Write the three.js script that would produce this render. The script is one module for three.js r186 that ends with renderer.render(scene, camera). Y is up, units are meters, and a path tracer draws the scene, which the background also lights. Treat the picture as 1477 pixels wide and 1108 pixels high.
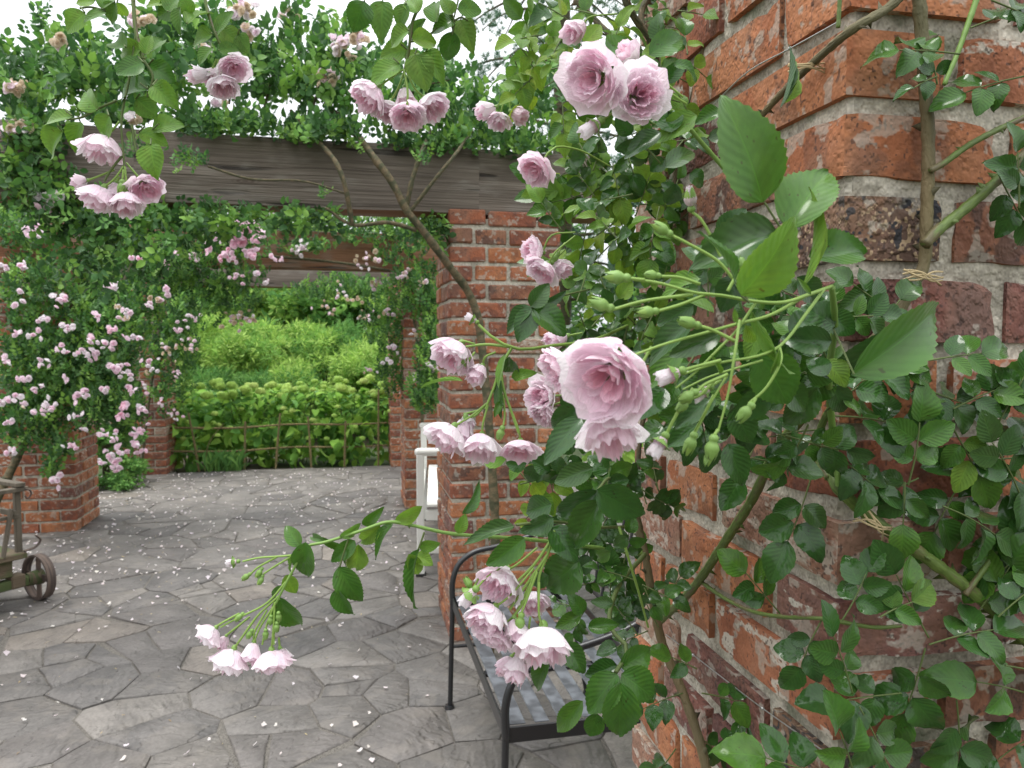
import * as THREE from 'three';
import { mergeGeometries, toCreasedNormals } from 'three/addons/utils/BufferGeometryUtils.js';

// ---------------------------------------------------------------- camera, sky, light, exposure
const W = 1477, H = 1108, FPX = 1115, EYE = 1.394, HORIZON = 490;
const scene = new THREE.Scene();
const camera = new THREE.PerspectiveCamera(2 * Math.atan(H / 2 / FPX) * 180 / Math.PI, W / H, 0.05, 400);
camera.position.set(0, EYE, 0);
const pitch = -Math.atan((H / 2 - HORIZON) / FPX);
camera.rotation.x = pitch;
camera.focus = 0.8;
camera.userData.fStop = 16;
const renderer = new THREE.WebGLRenderer({ antialias: true });
renderer.toneMapping = THREE.LinearToneMapping;
renderer.toneMappingExposure = 2.0;
renderer.shadowMap.enabled = true;
{ // an even overcast sky, brighter towards the zenith
  const w = 64, h = 64, d = new Float32Array(w * h * 4);
  for (let j = 0; j < h; j++) for (let i = 0; i < w; i++) {
    const e = Math.max(0, Math.sin(((j + 0.5) / h - 0.5) * Math.PI)), L = 1.45 * (1 + 2 * e) / 3;
    d.set([L * 0.97, L * 1.0, L * 1.035, 1], (j * w + i) * 4);
  }
  const t = new THREE.DataTexture(d, w, h, THREE.RGBAFormat, THREE.FloatType);
  t.mapping = THREE.EquirectangularReflectionMapping; t.magFilter = THREE.LinearFilter; t.minFilter = THREE.LinearFilter; t.needsUpdate = true;
  scene.background = t; scene.environment = t;
}
const sun = new THREE.DirectionalLight(new THREE.Color(1, 0.97, 0.92), 1.2);
sun.position.set(-3, 14, -2.5); sun.target.position.set(0, 0, -4); scene.add(sun, sun.target);
sun.castShadow = true; sun.shadow.radius = 45; sun.shadow.mapSize.set(2048, 2048);
Object.assign(sun.shadow.camera, { left: -14, right: 14, top: 14, bottom: -14, near: 0.5, far: 60 });

// ---------------------------------------------------------------- helpers
let seed = 7;
const rnd = () => { seed = (seed + 0x6d2b79f5) | 0; let t = Math.imul(seed ^ (seed >>> 15), 1 | seed); t = (t + Math.imul(t ^ (t >>> 7), 61 | t)) ^ t; return ((t ^ (t >>> 14)) >>> 0) / 4294967296; };
const R = (a, b) => a + (b - a) * rnd(), pick = (a) => a[Math.floor(rnd() * a.length)], gauss = () => (rnd() + rnd() + rnd() - 1.5) / 0.75;
const V = (x, y, z) => new THREE.Vector3(x, y, z), clamp = THREE.MathUtils.clamp, lerp = THREE.MathUtils.lerp;
const sm = (a, b, x) => { const t = clamp((x - a) / (b - a), 0, 1); return t * t * (3 - 2 * t); };
function hash(x, y, s) { let h = (x * 374761393 + y * 668265263 + s * 1442695041) | 0; h = Math.imul(h ^ (h >>> 13), 1274126177); return ((h ^ (h >>> 16)) >>> 0) / 4294967296; }
function vn(x, y, p, s) { // tileable value noise of period p
  const x0 = Math.floor(x), y0 = Math.floor(y), fx = x - x0, fy = y - y0, m = (a) => ((a % p) + p) % p, u = fx * fx * (3 - 2 * fx), v = fy * fy * (3 - 2 * fy);
  const a = hash(m(x0), m(y0), s), b = hash(m(x0 + 1), m(y0), s), c = hash(m(x0), m(y0 + 1), s), d = hash(m(x0 + 1), m(y0 + 1), s);
  return a + (b - a) * u + (c - a) * v + (a - b - c + d) * u * v;
}
function fbm(u, v, f, oct, s) { let a = 0, n = 0, k = 1; for (let i = 0; i < oct; i++) { a += k * vn(u * f, v * f, f, s + i); n += k; k *= 0.55; f *= 2; } return a / n; }
const toS = (c) => 255 * (c <= 0.0031308 ? 12.92 * c : 1.055 * Math.pow(c, 1 / 2.4) - 0.055);
function tex(w, h, fn, color = true) { // fn(u, v) gives linear rgb, or one value for a bump map
  const d = new Uint8Array(w * h * 4);
  for (let j = 0; j < h; j++) for (let i = 0; i < w; i++) {
    const c = fn(i / w, j / h), o = (j * w + i) * 4;
    for (let k = 0; k < 3; k++) { const x = clamp(color ? c[k] : c, 0, 1); d[o + k] = color ? toS(x) : 255 * x; }
    d[o + 3] = 255;
  }
  const t = new THREE.DataTexture(d, w, h); t.wrapS = t.wrapT = THREE.RepeatWrapping; t.magFilter = THREE.LinearFilter; t.minFilter = THREE.LinearFilter;
  if (color) t.colorSpace = THREE.SRGBColorSpace; t.needsUpdate = true; return t;
}
const lin = (r, g, b) => new THREE.Color().setRGB(r, g, b);
const mixc = (a, b, t) => [lerp(a[0], b[0], t), lerp(a[1], b[1], t), lerp(a[2], b[2], t)];
const taken = new Map();
const numbered = (n) => { const k = taken.get(n) ?? 0; taken.set(n, k + 1); return k ? n + '_' + String(k).padStart(3, '0') : n; };
function shade(o) { o.traverse((m) => { if (m.isMesh) { m.castShadow = true; m.receiveShadow = true; } }); return o; }
function thing(name, label, category, pos = V(0, 0, 0), turn = 0, group, kind) {
  const o = new THREE.Group(); o.name = numbered(name); o.position.copy(pos); o.rotation.y = turn; o.userData = { label, category };
  if (group) o.userData.group = group; if (kind) o.userData.kind = kind; scene.add(o); return o;
}
function part(parent, name, geo, mat, pos, rot) {
  const m = new THREE.Mesh(geo, mat); m.name = name; if (pos) m.position.copy(pos); if (rot) m.rotation.set(...rot); m.castShadow = m.receiveShadow = true; parent.add(m); return m;
}
// pixel of the photograph -> ray -> point; grid axes u (across the walk) and v (along it)
const TH = 12 * Math.PI / 180, CS = Math.cos(TH), SN = Math.sin(TH);
const G = (u, y, v) => V(u * CS - v * SN, y, -u * SN - v * CS);
const X3 = new THREE.Vector3(1, 0, 0);
const ray = (px, py) => V((px - W / 2) / FPX, (H / 2 - py) / FPX, -1).applyAxisAngle(X3, pitch);
const P = (px, py, d) => ray(px, py).multiplyScalar(d).add(camera.position);
const ground = (px, py) => { const r = ray(px, py); return P(px, py, EYE / -r.y); };
const PU = 0.445, PV = 0.634;            // near pillar's corner
const wallD = (px, py) => { const r = ray(px, py); const f = PV / (-r.x * SN - r.z * CS), l = PU / Math.max(0.02, r.x * CS - r.z * SN); return Math.max(f, l); };
const M = (p) => new THREE.MeshStandardMaterial(p), MP = (p) => new THREE.MeshPhysicalMaterial(p);

function tube(pts, r0, r1, seg = 6, n = 0, wob = 0, thorn = 0) {
  const c = new THREE.CatmullRomCurve3(pts, false, 'centripetal'), N = n || Math.max(4, pts.length * 4), pos = [], uv = [], idx = [], fr = c.computeFrenetFrames(N, false), len = c.getLength();
  for (let i = 0; i <= N; i++) {
    const t = i / N, p = c.getPointAt(t), r = lerp(r0, r1, t) * (1 + wob * Math.sin(i * 2.3 + r0 * 9999) + wob * 0.8 * Math.sin(i * 5.1));
    for (let k = 0; k <= seg; k++) {
      const a = k / seg * Math.PI * 2, o = fr.normals[i].clone().multiplyScalar(Math.cos(a) * r).addScaledVector(fr.binormals[i], Math.sin(a) * r);
      pos.push(p.x + o.x, p.y + o.y, p.z + o.z); uv.push(k / seg * 0.1, t * len);
      if (i < N && k < seg) { const q = i * (seg + 1) + k; idx.push(q, q + 1, q + seg + 1, q + 1, q + seg + 2, q + seg + 1); }
    }
  }
  for (const [e, s] of [[0, 1], [N, -1]]) { const b = pos.length / 3, p = c.getPointAt(e / N), o = e * (seg + 1); pos.push(p.x, p.y, p.z); uv.push(0, 0); for (let k = 0; k < seg; k++) s > 0 ? idx.push(b, o + k + 1, o + k) : idx.push(b, o + k, o + k + 1); }
  for (let i = 0; i < thorn; i++) {
    const t = rnd(), p = c.getPointAt(t), k = Math.floor(t * N), a = rnd() * 6.28, r = lerp(r0, r1, t), b = pos.length / 3, tn = fr.tangents[k];
    const dir = fr.normals[k].clone().multiplyScalar(Math.cos(a)).addScaledVector(fr.binormals[k], Math.sin(a)), side = tn.clone().cross(dir);
    const L = r * 1.4;
    for (const v of [p.clone().addScaledVector(dir, r * 0.8).addScaledVector(tn, L * 0.6), p.clone().addScaledVector(dir, r * 0.8).addScaledVector(tn, -L * 0.6), p.clone().addScaledVector(dir, r * 0.8).addScaledVector(side, L * 0.25), p.clone().addScaledVector(dir, r * 0.8).addScaledVector(side, -L * 0.25), p.clone().addScaledVector(dir, r + L).addScaledVector(tn, -L * 0.4)]) { pos.push(v.x, v.y, v.z); uv.push(0, 0); }
    idx.push(b, b + 2, b + 4, b + 2, b + 1, b + 4, b + 1, b + 3, b + 4, b + 3, b, b + 4);
  }
  const g = new THREE.BufferGeometry(); g.setAttribute('position', new THREE.Float32BufferAttribute(pos, 3)); g.setAttribute('uv', new THREE.Float32BufferAttribute(uv, 2)); g.setIndex(idx); g.computeVertexNormals(); return g;
}
// box with chamfered, slightly uneven edges; uv in metres
function chamferBox(w, h, d, c, jit = 0) {
  const pos = [], uv = [], x = w / 2, y = h / 2, z = d / 2, ps = [];
  const id = (sx, sy, sz, ax) => { const j = () => (rnd() - 0.5) * jit; return V(sx * (ax === 0 ? x : x - c) + j(), sy * (ax === 1 ? y : y - c) + j(), sz * (ax === 2 ? z : z - c) + j()); };
  const v = {}; for (const a of [0, 1, 2]) for (const sx of [-1, 1]) for (const sy of [-1, 1]) for (const sz of [-1, 1]) v[[a, sx, sy, sz]] = id(sx, sy, sz, a);
  const ou = rnd() * 3, ov = rnd() * 3;
  const tri = (a, b, cc) => { const n = b.clone().sub(a).cross(cc.clone().sub(a)); let t = [a, b, cc]; if (n.dot(a.clone().add(b).add(cc)) < 0) { t = [a, cc, b]; n.negate(); } const ax = [Math.abs(n.x), Math.abs(n.y), Math.abs(n.z)], m = ax.indexOf(Math.max(...ax)); for (const p of t) { pos.push(p.x, p.y, p.z); uv.push(...(m === 0 ? [p.z + ou, p.y + ov] : m === 1 ? [p.x + ou, p.z + ov] : [p.x + ou, p.y + ov])); } };
  const quad = (a, b, cc, dd) => { tri(a, b, cc); tri(a, cc, dd); };
  for (const s of [-1, 1]) {
    quad(v[[0, s, -1, -1]], v[[0, s, 1, -1]], v[[0, s, 1, 1]], v[[0, s, -1, 1]]);
    quad(v[[1, -1, s, -1]], v[[1, 1, s, -1]], v[[1, 1, s, 1]], v[[1, -1, s, 1]]);
    quad(v[[2, -1, -1, s]], v[[2, 1, -1, s]], v[[2, 1, 1, s]], v[[2, -1, 1, s]]);
    for (const t of [-1, 1]) {
      quad(v[[0, s, t, -1]], v[[0, s, t, 1]], v[[1, s, t, 1]], v[[1, s, t, -1]]);
      quad(v[[0, s, -1, t]], v[[0, s, 1, t]], v[[2, s, 1, t]], v[[2, s, -1, t]]);
      quad(v[[1, -1, s, t]], v[[1, 1, s, t]], v[[2, 1, s, t]], v[[2, -1, s, t]]);
      for (const q of [-1, 1]) tri(v[[0, s, t, q]], v[[1, s, t, q]], v[[2, s, t, q]]);
    }
  }
  const g = new THREE.BufferGeometry(); g.setAttribute('position', new THREE.Float32BufferAttribute(pos, 3)); g.setAttribute('uv', new THREE.Float32BufferAttribute(uv, 2)); g.computeVertexNormals(); return g;
}
const box = (w, h, d, c = 0.004) => chamferBox(w, h, d, Math.min(c, w / 3, h / 3, d / 3));
const at = (g, x, y, z, rx = 0, ry = 0, rz = 0) => { g.applyMatrix4(new THREE.Matrix4().compose(V(x, y, z), new THREE.Quaternion().setFromEuler(new THREE.Euler(rx, ry, rz)), V(1, 1, 1))); return g; };
const merge = (a) => mergeGeometries(a.map((g) => { const q = g.index ? g.toNonIndexed() : g; for (const k of Object.keys(q.attributes)) if (!['position', 'normal', 'uv'].includes(k)) q.deleteAttribute(k); return q; }));

// ---------------------------------------------------------------- materials: brick, mortar, wood, stone
const brickBump = tex(512, 512, (u, v) => 0.5 * fbm(u, v, 10, 5, 3) + 0.3 * fbm(u, v, 60, 2, 9) + 0.2 * sm(0.35, 0.6, fbm(u, v, 22, 3, 40)) - 0.15 * sm(0.8, 0.9, vn(u * 60, v * 60, 60, 77)), false);
brickBump.repeat.set(4, 4);
const roughBump = tex(512, 512, (u, v) => 0.6 * fbm(u, v, 8, 6, 13) + 0.4 * sm(0.3, 0.7, fbm(u, v, 40, 3, 19)), false); roughBump.repeat.set(3.3, 3.3);
function brickMat(base, alt, o = {}) {
  const s = o.s ?? 1;
  const t = tex(512, 512, (u, v) => {
    const n = fbm(u, v, 6, 5, 100 + s), n2 = fbm(u, v, 24, 4, 140 + s), g = vn(u * 160, v * 160, 160, 31 + s);
    let c = mixc(base, alt, sm(0.38, 0.62, n));
    c = c.map((x) => x * (0.72 + 0.4 * n2 + 0.16 * (g - 0.5)));
    if (o.white) c = mixc(c, [0.55, 0.52, 0.45], o.white * sm(0.56, 0.62, fbm(u, v * 2, 12, 5, 170 + s)) * sm(0.35, 0.55, n2));
    if (o.speck) { c = mixc(c, [0.42, 0.3, 0.18], 0.8 * sm(0.62, 0.72, vn(u * 90, v * 90, 90, 7)) * sm(0.4, 0.55, n)); c = mixc(c, [0.025, 0.025, 0.03], sm(0.58, 0.63, fbm(u, v, 26, 3, 55))); }
    if (o.black) c = mixc(c, [0.03, 0.028, 0.03], o.black * sm(0.55, 0.64, fbm(u, v, 9, 4, 190 + s)));
    c = mixc(c, [0.27, 0.2, 0.145], 0.22 * sm(0.45, 0.65, fbm(u, v, 4, 4, 230 + s)));
    c = mixc(c, [0.05, 0.03, 0.025], 0.7 * sm(0.72, 0.8, vn(u * 110, v * 110, 110, 240 + s)) * sm(0.4, 0.6, n2));
    c = mixc(c, [0.42, 0.39, 0.33], 0.5 * sm(0.61, 0.69, fbm(u, v, 16, 4, 210 + s)));
    return c;
  });
  t.repeat.set(3.1, 3.1);
  return M({ map: t, bumpMap: o.rough ? roughBump : brickBump, bumpScale: o.bump ?? 0.0028, roughness: 0.93 });
}
const BR = {
  orange: brickMat([0.43, 0.17, 0.075], [0.35, 0.12, 0.05], { s: 1, black: 0.3 }),
  red: brickMat([0.34, 0.112, 0.055], [0.24, 0.08, 0.045], { s: 2, black: 0.35 }),
  maroon: brickMat([0.2, 0.08, 0.06], [0.135, 0.06, 0.05], { s: 3, rough: 1, bump: 0.005 }),
  speck: brickMat([0.2, 0.1, 0.055], [0.12, 0.07, 0.05], { s: 4, speck: 1, rough: 1, bump: 0.006 }),
  white: brickMat([0.2, 0.075, 0.055], [0.14, 0.055, 0.05], { s: 5, white: 0.95, rough: 1 }),
  buff: brickMat([0.45, 0.31, 0.17], [0.37, 0.23, 0.12], { s: 6, black: 0.2 }),
  pale: brickMat([0.33, 0.21, 0.145], [0.27, 0.13, 0.085], { s: 7, white: 0.5 }),
  brown: brickMat([0.29, 0.125, 0.07], [0.21, 0.085, 0.05], { s: 8, black: 0.6, rough: 1 }),
  chalk: brickMat([0.55, 0.52, 0.44], [0.48, 0.44, 0.36], { s: 9 }),
  flecked: brickMat([0.37, 0.14, 0.07], [0.29, 0.1, 0.05], { s: 10, white: 0.8 }),
};
const mortarTex = tex(512, 512, (u, v) => { const n = fbm(u, v, 8, 5, 300), g = vn(u * 170, v * 170, 170, 5); let c = mixc([0.47, 0.43, 0.355], [0.31, 0.28, 0.225], sm(0.35, 0.65, n)).map((x) => x * (0.62 + 0.5 * g + 0.3 * vn(u * 60, v * 60, 60, 8))); return mixc(c, [0.09, 0.12, 0.06], 0.6 * sm(0.6, 0.72, fbm(u, v, 5, 4, 333))); });
mortarTex.repeat.set(3, 3);
const MORTAR = M({ map: mortarTex, bumpMap: roughBump, bumpScale: 0.004, roughness: 1 });
const woodBump = tex(1024, 512, (u, v) => { const w = v + 0.02 * fbm(u, v, 3, 3, 8); const r = vn(u * 6, w * 90, 90, 3), c = vn(u * 4, w * 26, 26, 12); return 0.5 * r + 0.3 * vn(u * 20, w * 220, 220, 5) + 0.35 - 0.9 * sm(0.8, 0.88, c) * sm(0.4, 0.6, vn(u * 3, w * 9, 9, 44)); }, false);
function wood(a, b) {
  const t = tex(1024, 512, (u, v) => {
    const kx = (u - 0.3) * 6, ky = (v - 0.55) * 9, kd = Math.sqrt(kx * kx + ky * ky), bend = 0.05 * Math.exp(-kd * kd * 1.2);
    const w = v + 0.02 * fbm(u, v, 3, 3, 8) + bend, r = vn(u * 6, w * 90, 90, 3), q = vn(u * 3, w * 24, 24, 61), crack = sm(0.8, 0.88, vn(u * 4, w * 26, 26, 12)) * sm(0.4, 0.6, vn(u * 3, w * 9, 9, 44));
    let c = mixc(a, b, clamp(0.55 * r + 0.6 * q - 0.1, 0, 1)); c = c.map((x) => x * (0.8 + 0.35 * fbm(u, v, 6, 4, 88)));
    c = mixc(c, [0.02, 0.015, 0.012], 0.9 * crack); c = mixc(c, [0.26, 0.235, 0.205], 0.4 * sm(0.5, 0.7, fbm(u, v, 5, 5, 91))); return mixc(c, [0.05, 0.03, 0.02], 0.8 * (1 - sm(0.12, 0.3, kd)) * (0.6 + 0.4 * Math.sin(kd * 60)));
  });
  t.repeat.set(0.7, 2.2); return t;
}
woodBump.repeat.set(0.7, 2.2);
const WOODGREY = M({ map: wood([0.2, 0.165, 0.135], [0.085, 0.066, 0.052]), bumpMap: woodBump, bumpScale: 0.006, roughness: 0.9 });
const WOODBROWN = M({ map: wood([0.27, 0.135, 0.075], [0.17, 0.08, 0.045]), bumpMap: woodBump, bumpScale: 0.005, roughness: 0.9 });
const slateBump = tex(1024, 1024, (u, v) => { const w = fbm(u, v, 5, 4, 501); return 0.45 * fbm(u + 0.1 * w, v * 1 + 0.2 * w, 6, 6, 510) + 0.25 * sm(0.45, 0.5, fbm(u, v, 5, 5, 530)) + 0.3 * vn(u * 14 + 4 * w, (v + 0.12 * w) * 60, 60, 540); }, false);
slateBump.repeat.set(1.3, 1.3);
function slate(a, b, s) { const t = tex(512, 512, (u, v) => { const w = fbm(u, v, 5, 4, 501), n = fbm(u, v, 4, 6, 600 + s), l = vn(u * 12 + 4 * w, (v + 0.12 * w) * 48, 48, 640 + s), g = vn(u * 128, v * 128, 128, 9); let c = mixc(a, b, clamp(0.75 * sm(0.35, 0.65, n) + 0.35 * l - 0.1, 0, 1)).map((x) => x * (0.85 + 0.3 * g)); return mixc(c, [0.24, 0.21, 0.175], 0.18 * sm(0.58, 0.7, fbm(u, v, 7, 4, 660 + s))); }); t.repeat.set(1.3, 1.3); return M({ map: t, bumpMap: slateBump, bumpScale: 0.016, roughness: 0.68 }); }
const SLATE = [slate([0.16, 0.147, 0.134], [0.1, 0.092, 0.085], 1), slate([0.195, 0.178, 0.16], [0.125, 0.114, 0.103], 2), slate([0.13, 0.12, 0.112], [0.08, 0.075, 0.071], 3), slate([0.21, 0.183, 0.156], [0.14, 0.122, 0.106], 4), slate([0.148, 0.134, 0.124], [0.1, 0.091, 0.084], 5)];

// ---------------------------------------------------------------- ground and paving
{
  const t = tex(512, 512, (u, v) => mixc([0.07, 0.052, 0.035], [0.05, 0.075, 0.025], sm(0.42, 0.6, fbm(u, v, 8, 5, 701))).map((x) => x * (0.7 + 0.6 * vn(u * 120, v * 120, 120, 3)))); t.repeat.set(60, 60);
  const g = new THREE.PlaneGeometry(240, 240, 1, 1).rotateX(-Math.PI / 2), m = part(scene, 'ground', g, M({ map: t, roughness: 1 }), V(0, -0.045, -40));
  m.userData = { kind: 'structure', label: 'dark garden soil around the stone paving', category: 'ground' };
}
const patio = thing('patio', 'grey crazy paved stone patio under the rose pergola', 'patio', G(0, 0, 0), TH, undefined, 'structure');
{
  const U0 = -4.2, U1 = 3.2, V0 = 0.6, V1 = 8.62;
  const jt = tex(512, 512, (u, v) => mixc([0.17, 0.155, 0.135], [0.12, 0.11, 0.095], fbm(u, v, 7, 5, 720)).map((x) => x * (0.75 + 0.5 * vn(u * 150, v * 150, 150, 4)))); jt.repeat.set(2, 2);
  const pg = new THREE.PlaneGeometry(U1 - U0, V1 - V0).rotateX(-Math.PI / 2); const uv = pg.attributes.uv; for (let i = 0; i < uv.count; i++) uv.setXY(i, uv.getX(i) * (U1 - U0), uv.getY(i) * (V1 - V0));
  part(patio, 'sand_joint', pg, M({ map: jt, bumpMap: roughBump, bumpScale: 0.01, roughness: 1 }), V((U0 + U1) / 2, -0.008, -(V0 + V1) / 2));
  const pts = []; const sx = 0.32, sy = 0.23;
  for (let v = V0, r = 0; v < V1; v += sy, r++) for (let u = U0 + (r % 2) * sx / 2; u < U1; u += sx) { if (rnd() < 0.16) continue; pts.push([u + R(-0.15, 0.15), Math.min(V1 - 0.06, v + R(-0.12, 0.12))]); if (rnd() < 0.2) pts.push([u + R(-0.24, 0.24), Math.min(V1 - 0.06, v + R(-0.2, 0.2))]); }
  const cells = [];
  for (const p of pts) {
    let poly = [[U0, V0], [U1, V0], [U1, V1], [U0, V1]];
    for (const q of pts) {
      const dx = q[0] - p[0], dy = q[1] - p[1], dd = dx * dx + dy * dy; if (q === p || dd > 2.2) continue;
      const k = (q[0] * q[0] + q[1] * q[1] - p[0] * p[0] - p[1] * p[1]) / 2, f = (a) => a[0] * dx + a[1] * dy - k, out = [];
      for (let i = 0; i < poly.length; i++) { const a = poly[i], b = poly[(i + 1) % poly.length], fa = f(a), fb = f(b); if (fa <= 0) out.push(a); if ((fa < 0) !== (fb < 0)) { const t = fa / (fa - fb); out.push([lerp(a[0], b[0], t), lerp(a[1], b[1], t)]); } }
      poly = out; if (poly.length < 3) break;
    }
    if (poly.length < 3) continue;
    // merge very short edges, then break up long edges so that they run unevenly
    poly = poly.filter((a, i) => { const b = poly[(i + 1) % poly.length]; return Math.hypot(a[0] - b[0], a[1] - b[1]) > 0.05; }); if (poly.length < 3) continue;
    const c = poly.reduce((s, a) => [s[0] + a[0] / poly.length, s[1] + a[1] / poly.length], [0, 0]), out = [];
    const nz = (a) => [a[0] + 0.045 * (fbm(a[0] / 7 + 1, a[1] / 7 + 1, 14, 3, 801) - 0.5), a[1] + 0.045 * (fbm(a[0] / 7 + 1, a[1] / 7 + 1, 14, 3, 805) - 0.5)];
    for (let i = 0; i < poly.length; i++) { const a = poly[i], b = poly[(i + 1) % poly.length], n = Math.max(1, Math.round(Math.hypot(a[0] - b[0], a[1] - b[1]) / 0.085)); for (let k = 0; k < n; k++) out.push(nz([lerp(a[0], b[0], k / n), lerp(a[1], b[1], k / n)])); }
    const gap = R(0.002, 0.009), shr = (a, g) => { const d = Math.hypot(a[0] - c[0], a[1] - c[1]); return [c[0] + (a[0] - c[0]) * (1 - g / d), c[1] + (a[1] - c[1]) * (1 - g / d)]; };
    const nx = R(-0.012, 0.012), ny = R(-0.012, 0.012), h0 = R(-0.003, 0.004), top = out.map((a) => shr(a, gap + 0.006)), rim = out.map((a) => shr(a, gap)), N = out.length, pos = [], uvs = [], idx = [];
    const hh = (a) => h0 + nx * (a[0] - c[0]) + ny * (a[1] - c[1]), ro = rnd() * 6.28, cr = Math.cos(ro), sr = Math.sin(ro), o1 = rnd() * 5;
    const push = (a, y) => { pos.push(a[0] - c[0], y, -(a[1] - c[1])); const x = a[0] - c[0], z = a[1] - c[1]; uvs.push(x * cr - z * sr + o1, x * sr + z * cr + o1); };
    push(c, hh(c)); top.forEach((a) => push(a, hh(a))); rim.forEach((a) => push(a, hh(a) - 0.004)); rim.forEach((a) => push(a, hh(a) - 0.03));
    const area = out.reduce((s, a, i) => { const b = out[(i + 1) % N]; return s + (a[0] * b[1] - a[1] * b[0]) / 2; }, 0);
    for (let i = 0; i < N; i++) { const j = (i + 1) % N; const q = area > 0 ? [0, 1 + i, 1 + j, 1 + i, 1 + N + i, 1 + N + j, 1 + i, 1 + N + j, 1 + j, 1 + N + i, 1 + 2 * N + i, 1 + 2 * N + j, 1 + N + i, 1 + 2 * N + j, 1 + N + j] : [0, 1 + j, 1 + i]; idx.push(...q); }
    const g = new THREE.BufferGeometry(); g.setAttribute('position', new THREE.Float32BufferAttribute(pos, 3)); g.setAttribute('uv', new THREE.Float32BufferAttribute(uvs, 2)); g.setIndex(idx);
    const w = G(c[0], 0, c[1]), cam = w.clone().sub(camera.position).applyAxisAngle(X3, -pitch), sxp = W / 2 + FPX * cam.x / -cam.z, syp = H / 2 - FPX * cam.y / -cam.z;
    const seen = cam.z < -1 && sxp > -120 && sxp < 1250 && syp < 1230; cells.push({ g: toCreasedNormals(g, 0.9), c, seen, size: seen ? Math.abs(area) / (cam.z * cam.z) : 0 });
  }
  cells.sort((a, b) => b.size - a.size);
  const rest = [];
  cells.forEach((s, i) => { if (i < 290 && s.seen) part(patio, 'paving_stone', s.g, pick([SLATE[0], SLATE[0], SLATE[1], SLATE[2], SLATE[4], SLATE[1], SLATE[2], SLATE[4], SLATE[rnd() < 0.5 ? 3 : 0]]), V(s.c[0], 0, -s.c[1])); else rest.push(at(s.g, s.c[0], 0, -s.c[1])); });
  const m = part(patio, 'outer_paving', merge(rest), SLATE[1]); m.userData.kind = 'stuff';
}

// ---------------------------------------------------------------- brick pillars
function nearBrick(w, h, d, s) { // uneven old brick with worn corners
  const g = new THREE.BoxGeometry(w, h, d, Math.max(4, Math.round(w / 0.016)), 5, Math.max(4, Math.round(d / 0.016))), p = g.attributes.position, uv = g.attributes.uv, nn = g.attributes.normal, r = 0.0038, q = V(0, 0, 0);
  for (let i = 0; i < p.count; i++) {
    const x = p.getX(i), y = p.getY(i), z = p.getZ(i);
    uv.setXY(i, (Math.abs(nn.getX(i)) > 0.5 ? z : x) + s * 0.37, (Math.abs(nn.getY(i)) > 0.5 ? z : y) + s * 0.21);
    const wear = r * (0.45 + 3.6 * sm(0.52, 0.8, fbm((x + y + s) * 0.7 + 4, (z - y) * 0.7 + 4, 24, 3, 40 + s))), ix = Math.max(-w / 2 + wear, Math.min(w / 2 - wear, x)), iy = Math.max(-h / 2 + wear, Math.min(h / 2 - wear, y)), iz = Math.max(-d / 2 + wear, Math.min(d / 2 - wear, z));
    q.set(x - ix, y - iy, z - iz); if (q.length() > 1e-6) q.setLength(wear); const n1 = 0.0045 * (fbm(x * 1.3 + y + 3 + s, z * 1.3 - y + 5, 18, 3, 60 + s) - 0.5);
    p.setXYZ(i, ix + q.x * (1 + n1 * 90), iy + q.y * (1 + n1 * 60), iz + q.z * (1 + n1 * 90));
  }
  g.computeVertexNormals(); return g;
}
const nearCache = {}, farCache = {};
function brickGeo(near, w, h, d) {
  const c = near ? nearCache : farCache, k = [w, h, d].map((x) => x.toFixed(3)).join() + Math.floor(rnd() * 3);
  return c[k] ??= near ? nearBrick(w, h, d, Object.keys(c).length) : chamferBox(w, h, d, 0.006, 0.004);
}
const S = 0.52;
// near pillar: what the photograph shows, by course counted from the ground, face f(ront) or l(eft), and place from the shared corner
const NEARCOL = { 22: { f: ['orange', 'flecked'], l: ['orange', 'maroon', 'pale'] }, 21: { f: ['orange', 'orange'], l: ['orange', 'brown', 'pale'] }, 20: { f: ['speck', 'brown', 'maroon'], l: ['speck', 'brown', 'pale'] }, 19: { f: ['maroon', 'maroon', 'brown'], l: ['red', 'brown'] }, 18: { f: ['orange', 'flecked', 'pale'], l: ['orange', 'red', 'brown'] }, 17: { f: ['red', 'orange', 'brown'], l: ['red', 'brown', 'pale'] }, 16: { f: ['pale', 'brown', 'orange'], l: ['pale', 'orange', 'brown'] }, 15: { f: ['white', 'white', 'maroon'], l: ['white', 'orange', 'pale'] }, 14: { f: ['flecked', 'brown', 'red'], l: ['flecked', 'orange', 'orange'] }, 13: { f: ['speck', 'brown', 'pale'], l: ['flecked', 'maroon', 'pale'] }, 12: { f: ['maroon', 'red', 'red'], l: ['buff', 'maroon', 'orange'] }, 11: { f: ['orange', 'brown'], l: ['buff', 'orange', 'orange'] } };
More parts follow.
